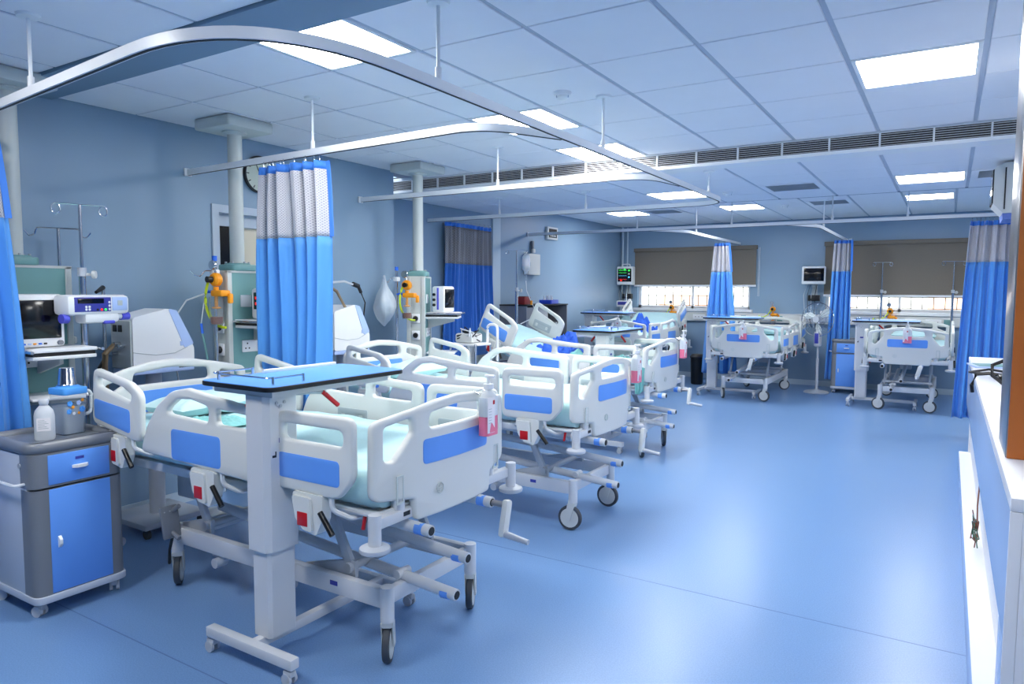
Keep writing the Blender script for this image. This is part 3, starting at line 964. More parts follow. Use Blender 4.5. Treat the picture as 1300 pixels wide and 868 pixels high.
# hanging sheet corner between the second and third beds
def hanging_cloth(label, loc, rotz, wdt, h, material):
    m = MB().grid(lambda u, v: ((u - .5) * wdt * (1 - .35 * v), .015 * math.sin(u * 18 + v * 2) + .004, -h * v * (1 - .25 * abs(u - .4))), 20, 10)
    m.grid(lambda u, v: ((.5 - u) * wdt * (1 - .35 * v), .015 * math.sin((1 - u) * 18 + v * 2) - .002, -h * v * (1 - .25 * abs(1 - u - .4))), 20, 10)
    o = m.build('hanging_sheet', material, None, angle=80); o.location = loc; o.rotation_euler = (0, 0, R(rotz))
    return tag(o, label, 'sheet')
hanging_cloth('dark aqua sheet corner hanging beside the third bed near its foot', (-2.40, 6.07, .90), 0, .12, .26, 'sheet_dark')

# ------------------------------------------------------------------ overbed table (local: long side = x, column at -x)
def make_table(label, loc, rotz):
    t = thing('overbed_table', label, 'overbed table', loc, rotz, 'blue topped overbed tables')
    oy = -.08
    b = MB(); b.bb((-.44, -.275 + oy, .07), (-.395, .275 + oy, .115), .005).bb((-.42, -.02 + oy, .07), (.42, .02 + oy, .112), .005).bb((.38, -.21 + oy, .07), (.42, .21 + oy, .11), .005)
    b.build('base_frame', 'enamel', t)
    for (x, y) in ((-.418, -.25 + oy), (-.418, .25 + oy), (.40, -.19 + oy), (.40, .19 + oy)):
        c = MB(); c.cyl((x, y, .075), (x, y, .055), .011, 10); c.box((x, y + .008, .048), (.036, .05, .03), .01)
        co = c.build('caster', 'castergrey', t)
        for s in (-1, 1):
            MB().cyl((x + s * .008, y + .01, .025), (x + s * .021, y + .01, .025), .025, 16).build('wheel', 'castergrey', co)
    def colpoly(hx, hy, c): return [(-hx + c, -hy), (hx - c, -hy), (hx, -hy + c), (hx, hy - c), (hx - c, hy), (-hx + c, hy), (-hx, hy - c), (-hx, -hy + c)]
    MB().prism(colpoly(.074, .058, .014), .45, T(-.285, oy, .11)).build('lower_column', 'enamel', t, True, 25)
    u = MB().prism(colpoly(.09, .074, .022), .665, T(-.285, oy, .49)).build('upper_column', 'enamel', t, True, 25)
    MB().bb((-.31, oy - .0755, .955), (-.268, oy - .0735, .975)).build('blue_sticker', 'indigo', u, False)
    MB().bb((-.345, oy - .0755, .895), (-.325, oy - .0735, .905)).bb((-.330, oy - .0755, .895), (-.325, oy - .0735, .92)).build('black_mark', 'black', u, False)
    for (dx, dz) in ((-.02, 1.125), (.0, 1.11), (.02, 1.125)):
        MB().cyl((-.3 + dx, oy - .079, dz), (-.3 + dx, oy - .07, dz), .007, 10).build('bolt', 'steelgrey', u)
    MB().prism([(-.37, -.19), (.33, -.19), (.33, .19), (-.37, .19)], .028, T(0, 0, 1.155)).build('under_tray', 'enamel', t, False)
    bd = plate(rrect(-.42, -.23, .42, .23, .05), [], .02, .004); bd.xf(T(0, 0, 1.193)); bdo = bd.build('board_edge', 'black', t)
    tp = plate(rrect(-.416, -.226, .416, .226, .047), [], .004, .001); tp.xf(T(0, 0, 1.2035)); tp.build('table_top', 'bluepanel', bdo)
    MB().bb((-.10, .195, 1.204), (.36, .212, 1.222), .005).build('book_stop', 'white', t)
    gr = MB(); gr.rtube([(-.16, .20, 1.235), (-.375, .20, 1.235), (-.375, -.185, 1.235), (-.2, -.185, 1.235)], .004, .03, 6)
    for (x, y) in ((-.16, .2), (-.36, -.185), (-.2, -.185), (-.375, .15)):
        gr.cyl((x, y, 1.2), (x, y, 1.24), .006, 8)
    gr.build('guard_rail', 'chrome', t)
    lv = MB(); lv.rtube([(-.25, -.04 + oy, 1.15), (-.10, -.07 + oy, 1.145), (-.06, -.09 + oy, 1.14)], .009, .03, 8); lo = lv.build('height_lever', 'steelgrey', t)
    MB().cyl((-.075, -.085 + oy, 1.145), (.0, -.105 + oy, 1.075), .0105, 10).build('lever_grip', 'red', lo)
    lv = MB(); lv.cyl((-.25, .03 + oy, 1.15), (-.33, .09 + oy, 1.145), .008, 8); lo = lv.build('height_lever', 'steelgrey', t)
    MB().cyl((-.32, .085 + oy, 1.148), (-.3, .14 + oy, 1.09), .0105, 10).build('lever_grip', 'red', lo)
    return t
tb1 = make_table('large blue overbed table in the foreground across the nearest bed', (-2.53, 2.27, 0), 90)
dup(tb1, 'blue overbed table across the third bed, its column behind the rails', (-3.02, 6.78, 0), 90)
dup(tb1, 'blue overbed table at the foot of the corner bed', (-4.82, 10.78, 0.04), 0)
dup(tb1, 'blue overbed table left of the middle far bed', (-2.82, 11.0, 0), 0)
dup(tb1, 'blue overbed table left of the right far bed', (-.74, 11.15, 0), 0)

# ------------------------------------------------------------------ bedside locker (local: front = +x, width y)
def make_locker(label, loc, rotz):
    t = thing('bedside_locker', label, 'bedside locker', loc, rotz, 'grey and blue bedside lockers')
    D, W = .235, .215
    MB().bb((-D, -W, .095), (D - .06, W, .80), .004).build('body', 'lockerside', t)
    # grey moulded front frame
    def framepoly(w, d, r): return rpoly([(-.05, -w), (d, -w), (d, w), (-.05, w)], [.002, r, r, .002], 6)
    MB().prism(framepoly(W + .002, .065, .05), .52, T(D - .065, 0, .11)).build('front_frame', 'lockergrey', t, True, 30)
    MB().prism(framepoly(W + .002, .065, .05), .165, T(D - .065, 0, .64)).build('drawer_frame', 'lockergrey', t, True, 30)
    dr = MB().bb((D - .01, -.145, .65), (D + .004, .145, .795), .003).build('drawer', 'lockerblue', t)
    MB().prism(rpoly([(-.045, 0), (.045, 0), (.02, .022), (-.02, .022)], .008), .014, T(D + .004, 0, .715) @ Matrix(((0, 1, 0, 0), (1, 0, 0, 0), (0, 0, 1, 0), (0, 0, 0, 1)))).build('handle', 'white', dr)
    MB().bb((D + .004, -.02, .755), (D + .0055, .02, .768)).build('name_plate', 'indigo', dr, False)
    dd = MB().bb((D - .01, -.145, .115), (D + .004, .145, .628), .003).build('door', 'lockerblue', t)
    MB().prism(rpoly([(0, -.035), (.02, -.012), (.02, .012), (0, .035)], .008), .014, T(D + .004, -.115, .365) @ Matrix(((1, 0, 0, 0), (0, 0, 1, 0), (0, 1, 0, 0), (0, 0, 0, 1)))).build('handle', 'white', dd)
    # top with sunk tray
    tp = plate(rrect(-D - .012, -W - .012, D + .012, W + .012, .06), [rrect(-D + .03, -W + .035, D - .045, W - .035, .03)], .062, .024); tp.xf(T(0, 0, .832)); tp.build('top_rim', 'lockergrey', t, angle=60)
    MB().bb((-D + .02, -W + .02, .80), (D - .03, W - .02, .838)).build('top_tray', 'lockergrey', t)
    bp = plate(rrect(-D - .008, -W - .008, D + .01, W + .008, .05), [], .035, .004); bp.xf(T(0, 0, .092)); bp.build('base_plate', 'lockerside', t)
    for (x, y, a) in ((D - .05, -W + .04, 20), (D - .05, W - .04, -30), (-D + .05, -W + .04, 40), (-D + .05, W - .04, 10)):
        m = T(x, y, 0) @ RZ(a)
        c = MB(); c.cyl((0, 0, .08), (0, 0, .05), .012, 10); c.box((-.01, 0, .045), (.05, .036, .03), .01); c.xf(m)
        co = c.build('caster', 'castergrey', t)
        for s in (-1, 1):
            q = MB().cyl((-.014, s * .008, .027), (-.014, s * .023, .027), .027, 16); q.xf(m); q.build('wheel', 'castergrey', co)
    MB().rtube([(.16, -W, .66), (.16, -W - .045, .66), (-.16, -W - .045, .66), (-.16, -W, .66)], .008, .02, 8).build('towel_rail', 'white', t)
    MB().cyl((.12, -W - .006, .745), (.12, -W, .745), .013, 14).build('lock', 'steelgrey', t)
    return t
lk1 = make_locker('grey bedside locker with blue drawer and door in the left foreground', (-3.885, 1.785, 0), 0)
dup(lk1, 'small far bedside locker by the standing fan', (-1.34, 12.35, 0), -90)

# ------------------------------------------------------------------ sanitiser bottles
def make_sanitiser(label, loc, rotz):
    t = thing('hand_sanitiser', label, 'soap bottle', loc, rotz, 'pink hand sanitiser bottles hung on the footboards')
    def sh(w, d, z0, z1, r=.02): 
        return MB().prism(rpoly([(-d, -w), (d, -w), (d, w), (-d, w)], r), z1 - z0, T(.03, 0, z0))
    sh(.043, .024, 0, .075).build('pink_liquid', 'pink', t, True, 30)
    b = sh(.0435, .0245, .0755, .15); b.add(*[(v, f) for v, f in [(lambda q: (q.v, q.f))(MB().lathe([(.042, .15), (.034, .165), (.016, .176), (.016, .182)], 20, T(.03, 0, 0) @ Matrix.Diagonal((.6, 1, 1, 1))))]][0]); b.build('bottle_body', 'frosted', t, True, 30)
    lb = MB().bb((.0546, -.041, .012), (.056, .008, .15), .0005).build('label', 'labelwhite', t)
    MB().bb((.0561, -.006, .122), (.0567, .006, .138)).build('red_drop', 'red', lb, False)
    MB().prism(rpoly([(-.006, .0), (.03, .0), (.03, .012), (.006, .04)], .004), .001, T(.0562, -.022, .014) @ YZ).build('pink_swirl', 'pink', lb, False)
    for k in range(6):
        MB().bb((.0561, -.034, .05 + k * .011), (.0565, -.014, .052 + k * .011)).build('print_line', 'greyplate', lb, False)
    MB().cyl((.03, 0, .18), (.03, 0, .20), .02, 16).cyl((.03, 0, .20), (.03, 0, .225), .007, 8).build('pump_collar', 'white', t)
    MB().box((.036, 0, .23), (.045, .016, .012), .004).build('pump_head', 'white', t)
    for s in (-1, 1):
        MB().tube([(.005, s * .03, .16), (-.02, s * .03, .17), (-.05, s * .03, .16)], .003, 6).build('wire_hanger', 'chrome', t)
    t.scale = (1.15, 1.2, 1.18)
    return t
sn = make_sanitiser('pink sanitiser bottle on the footboard of the nearest bed', (-1.82, 2.665, .935), 0)
dup(sn, 'pink sanitiser bottle on the footboard of the second bed', (-1.955, 4.81, .935), 0)
dup(sn, 'pink sanitiser bottle on the footboard of the third bed', (-2.28, 6.86, .935), 0)
dup(sn, 'tiny sanitiser bottle on the footboard of the corner bed', (-4.45, 10.37, .935), -90)
dup(sn, 'sanitiser bottle at the middle of the footboard of the middle far bed', (-2.52, 10.42, .91), -90)
dup(sn, 'sanitiser bottle at the middle of the footboard of the right far bed', (-.45, 10.62, .935), -90)

# ------------------------------------------------------------------ curtains
def curtain(label, c, ang, w_top, w_bot, z_top, z_band, z_bot, folds, amp, net='curtain_net', cloth='curtain_blue', seed=0, hooks=True, shift=0.0, edge=True, ledge=None):
    rnd = random.Random(seed)
    t = thing('privacy_curtain', label, 'curtain', (c[0], c[1], 0), ang, 'blue privacy curtains with net tops')
    ph = [rnd.uniform(0, 6.28) for _ in range(6)]
    def pt(u, z):
        s = (z_top - z) / (z_top - z_bot)
        wd = w_top + (w_bot - w_top) * s ** .8
        a = amp * (.8 + .5 * s)
        n = folds
        f = 2 * PI * n * u
        off = a * math.sin(f + ph[0] + .5 * math.sin(3 * u * PI + ph[1] + s * 1.2)) + .35 * a * math.sin(2.3 * f + ph[2] + 1.5 * s)
        du = .3 * wd / n / 2 / PI * math.sin(2 * f + ph[3] + s)
        return ((u - .5) * wd + du + shift * s, off + .02 * math.sin(s * 5 + u * 4 + ph[4]), z)
    nu = folds * 14
    def piece(name, z0, z1, nv, m, back=0):
        mb = MB(); mb.grid(lambda u, v: pt(u, z0 + (z1 - z0) * v), nu, nv)
        me = mb.mesh(name, True, 80)
        uvl = me.uv_layers.new(name='UVMap')
        arc = (w_top + w_bot) / 2 * 1.9
        for lp in me.loops:
            i = lp.vertex_index
            uvl.data[lp.index].uv = ((i % (nu + 1)) / nu * arc, z0 + (z1 - z0) * (i // (nu + 1)) / nv)
        o = link_obj(name, me, m, t)
        sd = o.modifiers.new('cloth', 'SOLIDIFY'); sd.thickness = .003
        return o
    piece('net_header', z_top - .05, z_band, 12, net)
    piece('cloth_drop', z_band, z_bot, 26, cloth)
    piece('top_band', z_top, z_top - .05, 2, 'curtain_band')
    if edge:
        mb = MB()
        for k in range(25):
            z = z_top - (z_top - z_band) * k / 24
        pts = [pt(1.0, z_top - (z_top - z_band) * k / 24) for k in range(25)]
        mb.sweep([(p[0], p[1] - .004, p[2]) for p in pts], [(-.003, -.016), (.003, -.016), (.003, .016), (-.003, .016)])
        mb.build('edge_tape', 'curtain_band', t)
    if hooks:
        hm = MB().tube([(0, 0, 0), (.004, 0, .02), (0, 0, .045)], .0025, 5).mesh('hook')
        for k in range(folds * 2):
            p = pt((k + .5) / (folds * 2), z_top)
            o = link_obj('hook', hm, 'chrome', t); o.location = (p[0], p[1] * .6, z_top - .01)
    return t
curtain('gathered blue curtain with net top hanging beside the nearest bed', (-3.62, 3.11), -2, .62, .78, 2.395, 1.93, .32, 6, .045, seed=1)
curtain('blue curtain cut by the left edge of the photo behind the locker', (-4.20, 1.52), 88, .36, .56, 2.40, 1.96, .30, 5, .028, seed=2, shift=.03)
curtain('dark blue curtain with grey net top drawn over the far doorway', (XL2 + .09, 7.66), 90, 1.06, 1.06, 2.46, 1.94, .25, 11, .032, 'curtain_net_grey', 'curtain_deep', seed=3)
curtain('narrow blue curtain hanging before the left window blind', (-3.20, 11.6), 0, .24, .58, 2.39, 1.92, .25, 4, .05, seed=4, shift=.0)
curtain('narrow blue curtain hanging at the left end of the right blind', (-1.46, 12.25), 0, .25, .36, 2.42, 1.93, .2, 4, .04, seed=5, shift=-.03)
curtain('wide blue curtain at the right beside the counter', (.40, 9.32), 0, .48, .62, 2.39, 1.94, .2, 6, .045, seed=6, shift=-.02)

# ------------------------------------------------------------------ curtain tracks
TRP = [(-.014, -.02), (.014, -.02), (.014, .02), (-.014, .02)]
def track(label, path, rad, hangers, zc, ends=()):
    z = 2.455
    t = thing('curtain_track', label, 'curtain track', (path[0][0], path[0][1], 0), 0, 'white ceiling curtain tracks')
    ox, oy = path[0][0], path[0][1]
    P = round_path([(x - ox, y - oy, z) for x, y in path], rad, False, 14)
    MB().sweep(P, TRP).build('rail', 'white', t, True, 30)
    MB().sweep([(p.x, p.y, z - .021) for p in P], [(-.005, -.002), (.005, -.002), (.005, .002), (-.005, .002)]).build('rail_slot', 'blackrubber', t, False)
    for (x, y, zt) in hangers:
        h = MB(); h.cyl((x - ox, y - oy, z + .015), (x - ox, y - oy, zt), .008, 10); h.cyl((x - ox, y - oy, z + .01), (x - ox, y - oy, z + .07), .014, 10)
        h.lathe([(.05, 0), (.045, -.012), (.01, -.016)], 18, T(x - ox, y - oy, zt)); h.build('hanger', 'white', t)
    for (x, y, dx, dy) in ends:
        MB().box((x - ox, y - oy, z), (.02 + abs(dx) * .02, .06, .06), .008).build('wall_bracket', 'white', t)
    return t
track('long white curtain track curving over the two nearest beds', [(-4.80, 1.66), (-1.85, 1.42), (-1.85, 6.86), (-5.5, 6.86)], [.1, .62, .35, .1],
      [(-3.47, 1.56, ZF), (-1.85, 2.38, ZF), (-1.85, 4.02, ZF), (-1.85, 6.25, ZM), (-3.35, 6.86, ZM), (-4.45, 6.86, ZM)], ZF, [(-4.81, 1.66, 0, 0)])
track('white curtain track from the left wall carrying the gathered curtain', [(-4.81, 3.19), (-2.1, 3.06), (-1.865, 3.5)], [.1, .3, .1], [(-3.42, 3.125, ZF)], ZF, [(-4.81, 3.19, 0, 0)])
track('white curtain track from the wall corner in front of the long grille', [(-4.81, 4.98), (-1.95, 4.98), (-1.865, 5.5)], [.1, .3, .1], [(-3.25, 4.98, ZF)], ZF, [(-4.81, 4.98, 0, 0)])
track('long far curtain track spanning the room before the window beds', [(-5.51, 9.3), (2.59, 9.38)], 0, [(-3.75, 9.32, ZB), (-2.45, 9.33, ZB), (-1.25, 9.35, ZB), (-.45, 9.36, ZB), (.9, 9.37, ZB)], ZB, [(-5.51, 9.3, 0, 0)])
track('short far curtain track branching back to the left window', [(-3.6, 9.33), (-3.22, 9.9), (-3.22, 12.88)], [.1, .5, .1], [(-3.22, 10.3, ZB)], ZB)
track('short far curtain track branching back to the right window', [(-1.8, 9.35), (-1.48, 9.9), (-1.48, 12.88)], [.1, .5, .1], [(-1.48, 10.3, ZB)], ZB)

# ------------------------------------------------------------------ things on the near locker
def jug(loc):
    t = thing('water_jug', 'clear plastic water jug with blue lid and printed flowers on the locker', 'jug', loc, 8)
    def sq(w, h, z, r=.018): return [(x, y, z) for x, y in rrect(-w, -h, w, h, r, 4)]
    m = MB()
    rings = [sq(.052, .052, 0), sq(.056, .056, .01), sq(.064, .064, .215)]
    n = len(rings[0])
    v = [p for r_ in rings for p in r_]; f = [list(range(n))[::-1]]
    for k in range(2):
        f += [[k * n + i, k * n + (i + 1) % n, (k + 1) * n + (i + 1) % n, (k + 1) * n + i] for i in range(n)]
    m.add(v, f); m.build('body', 'clear', t, True, 50)
    w = MB(); rings = [sq(.049, .049, .006), sq(.0585, .0585, .15)]
    v = [p for r_ in rings for p in r_]
    w.add(v, [list(range(n))[::-1], [n + i for i in range(n)]] + [[i, (i + 1) % n, n + (i + 1) % n, n + i] for i in range(n)]); w.build('water', 'waterm', t, True, 50)
    ld = plate(rrect(-.068, -.068, .068, .068, .022), [], .035, .006); ld.xf(T(0, 0, .228)); ld.lathe([(.062, .245), (.05, .254), (0, .256)], 20); ld.build('lid', 'jugblue', t)
    MB().rtube([(.0, .06, .215), (.0, .125, .215), (.0, .12, .09), (.0, .06, .09)], .009, .03, 8).build('handle', 'frosted', t)
    for (y, z, c, r_) in ((-.035, .165, 'jugblue', .014), (-.04, .125, 'jugblue', .013), (.03, .13, 'jugblue', .015), (.012, .165, 'paleblue', .012), (-.018, .145, 'orange', .008), (.033, .178, 'orange', .008), (.012, .112, 'orange', .007), (-.015, .112, 'white', .008)):
        fl_ = MB()
        for k in range(5):
            a = k * 2 * PI / 5
            fl_.lathe([(r_ * .55, 0), (r_ * .4, .0012), (0, .0015)], 8, T(.0635, y + r_ * .6 * math.cos(a), z + r_ * .6 * math.sin(a)) @ RY(90))
        fl_.build('printed_flower', c, t)
    return t
jug((-3.90, 1.865, .839))
t = thing('steel_tumbler', 'polished steel tumbler upside down on the jug lid', 'tumbler', (-3.90, 1.862, 1.0955))
MB().lathe([(.046, 0), (.044, .004), (.036, .085), (.034, .09), (0, .09)], 24).build('cup', 'chrome', t)
MB().torus((0, 0, .003), .046, .003, 'Z', 24, 6).build('rolled_rim', 'chrome', t)
t = thing('saline_bottle', 'clear saline bottle with white label in front of the jug', 'bottle', (-3.83, 1.715, .839), -30)
MB().lathe([(0, .0), (.036, .0), (.041, .008), (.041, .125), (.036, .15), (.02, .172), (.017, .175), (.017, .185)], 24, Matrix.Diagonal((.8, 1.1, 1, 1))).build('body', 'frosted', t)
MB().lathe([(.0, .183), (.021, .183), (.022, .19), (.022, .20), (.018, .206), (0, .206)], 20).build('cap', 'frosted', t)
lb = MB().prism(rpoly([(-.03, .05), (.03, .05), (.03, .115), (-.03, .115)], .003), .001, T(.0325, .0, 0) @ YZ).build('label', 'labelwhite', t)
for k in range(6): MB().bb((.0337, -.024, .062 + k * .008), (.0342, .02 - (k % 3) * .008, .0645 + k * .008)).build('print_line', 'greyplate', lb, False)

# ------------------------------------------------------------------ ceiling pendants
def make_pendant(label, loc, rotz, box_h, ds=0.0):
    t = thing('ceiling_pendant', label, 'medical pendant', loc, 0, 'ceiling mounted medical supply pendants')
    zc = ZF
    b = plate(rrect(-.19, -.19, .19, .19, .02), [], .075, .012); b.xf(T(0, 0, zc - .04)); b.build('ceiling_box', 'pole', t)
    MB().lathe([(.085, zc - .077), (.085, zc - .088), (.06, zc - .092), (.052, zc - .10)], 24).build('ceiling_flange', 'pole', t)
    MB().cyl((0, 0, 1.78), (0, 0, zc - .08), .05, 24).build('column', 'pole', t)
    rot = RZ(rotz)
    c = plate(rrect(-.10, -.10, .10, .10, .04), [], .045, .008); c.xf(rot @ T(0, 0, 1.752)); c.lathe([(.09, 1.775), (.085, 1.785), (.05, 1.785)], 24); co = c.build('collar', 'teal', t)
    for k in range(6):
        a = R(60 * k); MB().cyl((.078 * math.cos(a), .078 * math.sin(a), 1.78), (.078 * math.cos(a), .078 * math.sin(a), 1.795), .008, 8).build('bolt', 'steelgrey', co)
    zb = 1.73 - box_h
    # body: grey corner extrusions + teal panels
    m = MB()
    for (x, y) in ((-.07, -.13), (.07, -.13), (-.07, .25), (.07, .25)):
        m.bb((x - .018, y - .018, zb), (x + .018, y + .018, 1.73), .006)
    m.bb((-.088, -.148, 1.715), (.088, .268, 1.73)); m.bb((-.088, -.148, zb), (.088, .268, zb + .015)); m.bb((-.062, -.14, zb), (.062, -.12, 1.72)); m.bb((-.062, .24, zb), (.062, .26, 1.72))
    m.xf(rot); m.build('service_frame', 'pole', t, False)
    for s in (-1, 1):
        q = MB().bb((s * .078 - .004, -.112, zb + .01), (s * .078 + .004, .232, 1.718)); q.xf(rot); q.build('side_panel', 'teal', t, False)
    # outlets on the -y end
    for z in (1.33, 1.17):
        q = MB().box((0, -.152, z), (.075, .012, .085), .004); q.xf(rot); qo = q.build('gas_outlet', 'white', t)
        q = MB().lathe([(0, 0), (.024, 0), (.026, .008), (.02, .022), (.012, .022), (.01, .012), (0, .012)], 18, T(0, -.158, z) @ RX(90)); q.xf(rot); q.build('outlet_ring', 'blackrubber', qo)
    # sockets on the +x side
    q = MB().box((.086, .06, 1.19), (.012, .20, .085), .004); q.xf(rot); qo = q.build('socket_plate', 'white', t)
    for yy in (.0, .12):
        for dz, dy in ((.02, 0), (-.015, -.015), (-.015, .015)):
            q = MB().cyl((.092, yy + dy, 1.19 + dz), (.0935, yy + dy, 1.19 + dz), .006, 8); q.xf(rot); q.build('socket_hole', 'black', qo)
    q = MB().box((.086, .0, 1.515), (.010, .09, .085), .004); q.xf(rot); q.build('blank_plate', 'white', t)
    # shelf
    sz = 1.365 + ds
    q = MB(); q.bb((.085, -.10, sz), (.40, .24, sz + .02), .006); q.xf(rot); so = q.build('shelf', 'white', t)
    q = MB(); q.bb((.085, -.09, sz - .02), (.39, .23, sz - .003)); q.xf(rot); q.build('shelf_tray', 'blackrubber', so, False)
    q = MB(); q.bb((.085, -.095, sz - .04), (.395, .235, sz - .02), .004); q.xf(rot); q.build('shelf_lip', 'white', so)
    for yy in (-.112, .252):
        q = MB().cyl((.08, yy, sz + .007), (.43, yy, sz + .007), .009, 8); q.xf(rot); q.build('shelf_rail', 'chrome', so)
    q = MB().prism([(0, 0), (.26, .0), (.26, -.03), (.0, -.10)], .02, T(.085, .08, sz - .04) @ XZ); q.xf(rot); q.build('shelf_bracket', 'offwhite', t, False)
    q = MB(); q.bb((.085, -.09, .985), (.36, .23, 1.0), .004); q.xf(rot); q.build('lower_shelf', 'white', t)
    return t
PX = -4.38
make_pendant('pendant column at the left edge carrying the dark monitor', (-4.52, 1.90, 0), 0, .8, -.115)
make_pendant('pendant column in front of the doorway with teal service box', (PX, 3.275, 0), 0, .85)
make_pendant('pendant column at the wall corner beside the plastic bag', (PX, 5.31, 0), 30, .9)

# medical rail poles with regulators
def make_regulator(name_label, loc, rotz, cat='regulator', big=True, hose_to=None):
    t = thing('suction_regulator', name_label, cat, loc, rotz, 'orange suction regulators with yellow hoses')
    MB().lathe([(0, -.03), (.035, -.03), (.045, -.02), (.047, .015), (.035, .03), (0, .032)], 20, RX(90)).build('dial_body', 'orange', t)
    MB().cyl((0, -.03, 0), (0, -.07, 0), .022, 14).build('knob', 'black', t)
    MB().lathe([(0, 0), (.033, 0), (.035, .012), (.03, .02), (0, .02)], 18, T(-.02, 0, .10) @ RX(90)).build('gauge', 'chrome', t)
    MB().cyl((0, 0, .045), (-.015, 0, .08), .008, 8).build('gauge_stem', 'chrome', t)
    MB().cyl((0, 0, -.05), (0, 0, -.075), .018, 12).cyl((0, 0, -.1), (0, 0, -.19), .012, 12).lathe([(0, -.185), (.032, -.19), (.032, -.2), (0, -.205)], 18).build('neck', 'orange', t)
    MB().box((.02, .02, -.095), (.12, .08, .045), .012).box((.085, .05, -.13), (.03, .035, .07), .01).build('jar_cap', 'orange', t)
    MB().cyl((-.04, 0, -.085), (-.10, -.01, -.085), .011, 10).build('blue_connector', 'pipeblue', t)
    j = MB().lathe([(.045, -.12), (.045, -.30), (.038, -.315), (0, -.315)], 20).build('suction_jar', 'clear', t)
    MB().lathe([(0, -.312), (.036, -.31), (.043, -.295), (.043, -.26), (0, -.26)], 20).build('jar_fluid', 'brownwire', t)
    if hose_to:
        a = Vector((-.03, -.04, -.02)); b = Vector(hose_to)
        pts = []
        for k in range(15):
            u = k / 14
            pts.append(((1 - u) ** 3 * a + 3 * u * (1 - u) ** 2 * (a + Vector((-.06, -.03, -.18))) + 3 * u * u * (1 - u) * (b + Vector((-.10, -.03, -.01))) + u ** 3 * b))
        MB().tube(pts, .0095, 8).build('yellow_hose', 'yellowhose', t)
    return t
def service_pole(label, loc, z0, z1, hook=True):
    t = thing('service_pole', label, 'pole', loc, 0, 'chrome equipment poles')
    MB().cyl((0, 0, 0), (0, 0, z1), .013, 12).build('tube', 'chrome', t)
    MB().cyl((0, 0, z1 - .0), (0, 0, z1 + .035), .017, 12).build('blue_cap', 'pipeblue', t)
    MB().lathe([(.15, 0), (.15, .015), (.05, .035), (.014, .05)], 20).build('foot', 'steelgrey', t)
    MB().box((0, 0, z1 - .08), (.05, .05, .04), .008).build('clamp', 'white', t)
    if hook:
        MB().rtube([(0, 0, z1 - .07), (.0, -.08, z1 - .07), (.0, -.115, z1 - .11), (.0, -.16, z1 - .10), (.0, -.19, z1 - .07)], .004, .02, 6).build('hook', 'chrome', t)
    return t
service_pole('chrome rail pole with blue cap beside the middle pendant', (-4.36, 3.075, 0), 0, 1.795)
make_regulator('orange suction regulator and yellow hose at the middle pendant', (-4.33, 3.06, 1.665), 0, hose_to=(.03, .05, -.335))
service_pole('chrome rail pole holding up the plastic bag', (-4.40, 5.02, 0), 0, 1.78)
make_regulator('orange suction regulator and yellow hose at the corner pendant', (-4.31, 5.06, 1.645), 20, hose_to=(.06, .06, -.33))
# thin clear tube hanging down the wall
t = thing('suction_tube', 'thin clear tube with teal tip hanging on the left wall', 'tube', (-4.5, 3.0, 1.0))
MB().tube([(.1, .03, .57), (-.02, -.04, .52), (-.1, -.08, .40), (-.12, -.09, .2), (-.1, -.06, -.1)], .006, 8).build('tube', 'cablewhite', t)
MB().tube([(.1, .02, .55), (.08, .0, .36)], .004, 6).build('thin_line', 'cablewhite', t)
MB().cyl((.08, .0, .36), (.085, .005, .29), .009, 8).build('blue_joint', 'pipeblue', t)
MB().tube([(.085, .005, .29), (.09, .02, .2), (.1, .03, .1)], .008, 8).build('teal_tip', 'teal', t)

# plastic bag
def bag(loc):
    t = thing('plastic_bag', 'translucent white plastic bag hanging near the wall corner', 'bag', loc, -45)
    def fn(u, v):
        a = u * 2 * PI
        r = [.012, .03, .06, .10, .125, .13, .115, .07, .015][int(v * 8)] if v in (0, 1) else None
        prof = [.010, .028, .055, .095, .125, .135, .118, .075, .01]
        x = v * 8; i = min(int(x), 7); f = x - i
        r = prof[i] * (1 - f) + prof[i + 1] * f
        r *= 1.25 + .14 * math.sin(3 * a + v * 7) + .08 * math.sin(7 * a - v * 5)
        return (r * 1.25 * math.cos(a) - .06 * v, r * .6 * math.sin(a), -v * .47)
    MB().grid(fn, 28, 24).build('bag_body', 'bagplastic', t, angle=80)
    MB().grid(lambda u, v: (-.10 - .17 * v - .02 * math.sin(v * 3), .05 * math.cos(u * 2 * PI) * (.5 + .2 * v), -.21 + .035 * math.sin(u * 2 * PI) + .02 * math.sin(v * 6)), 14, 10).build('loose_handle', 'bagplastic', t, angle=80)
bag((-4.40, 4.85, 1.735))

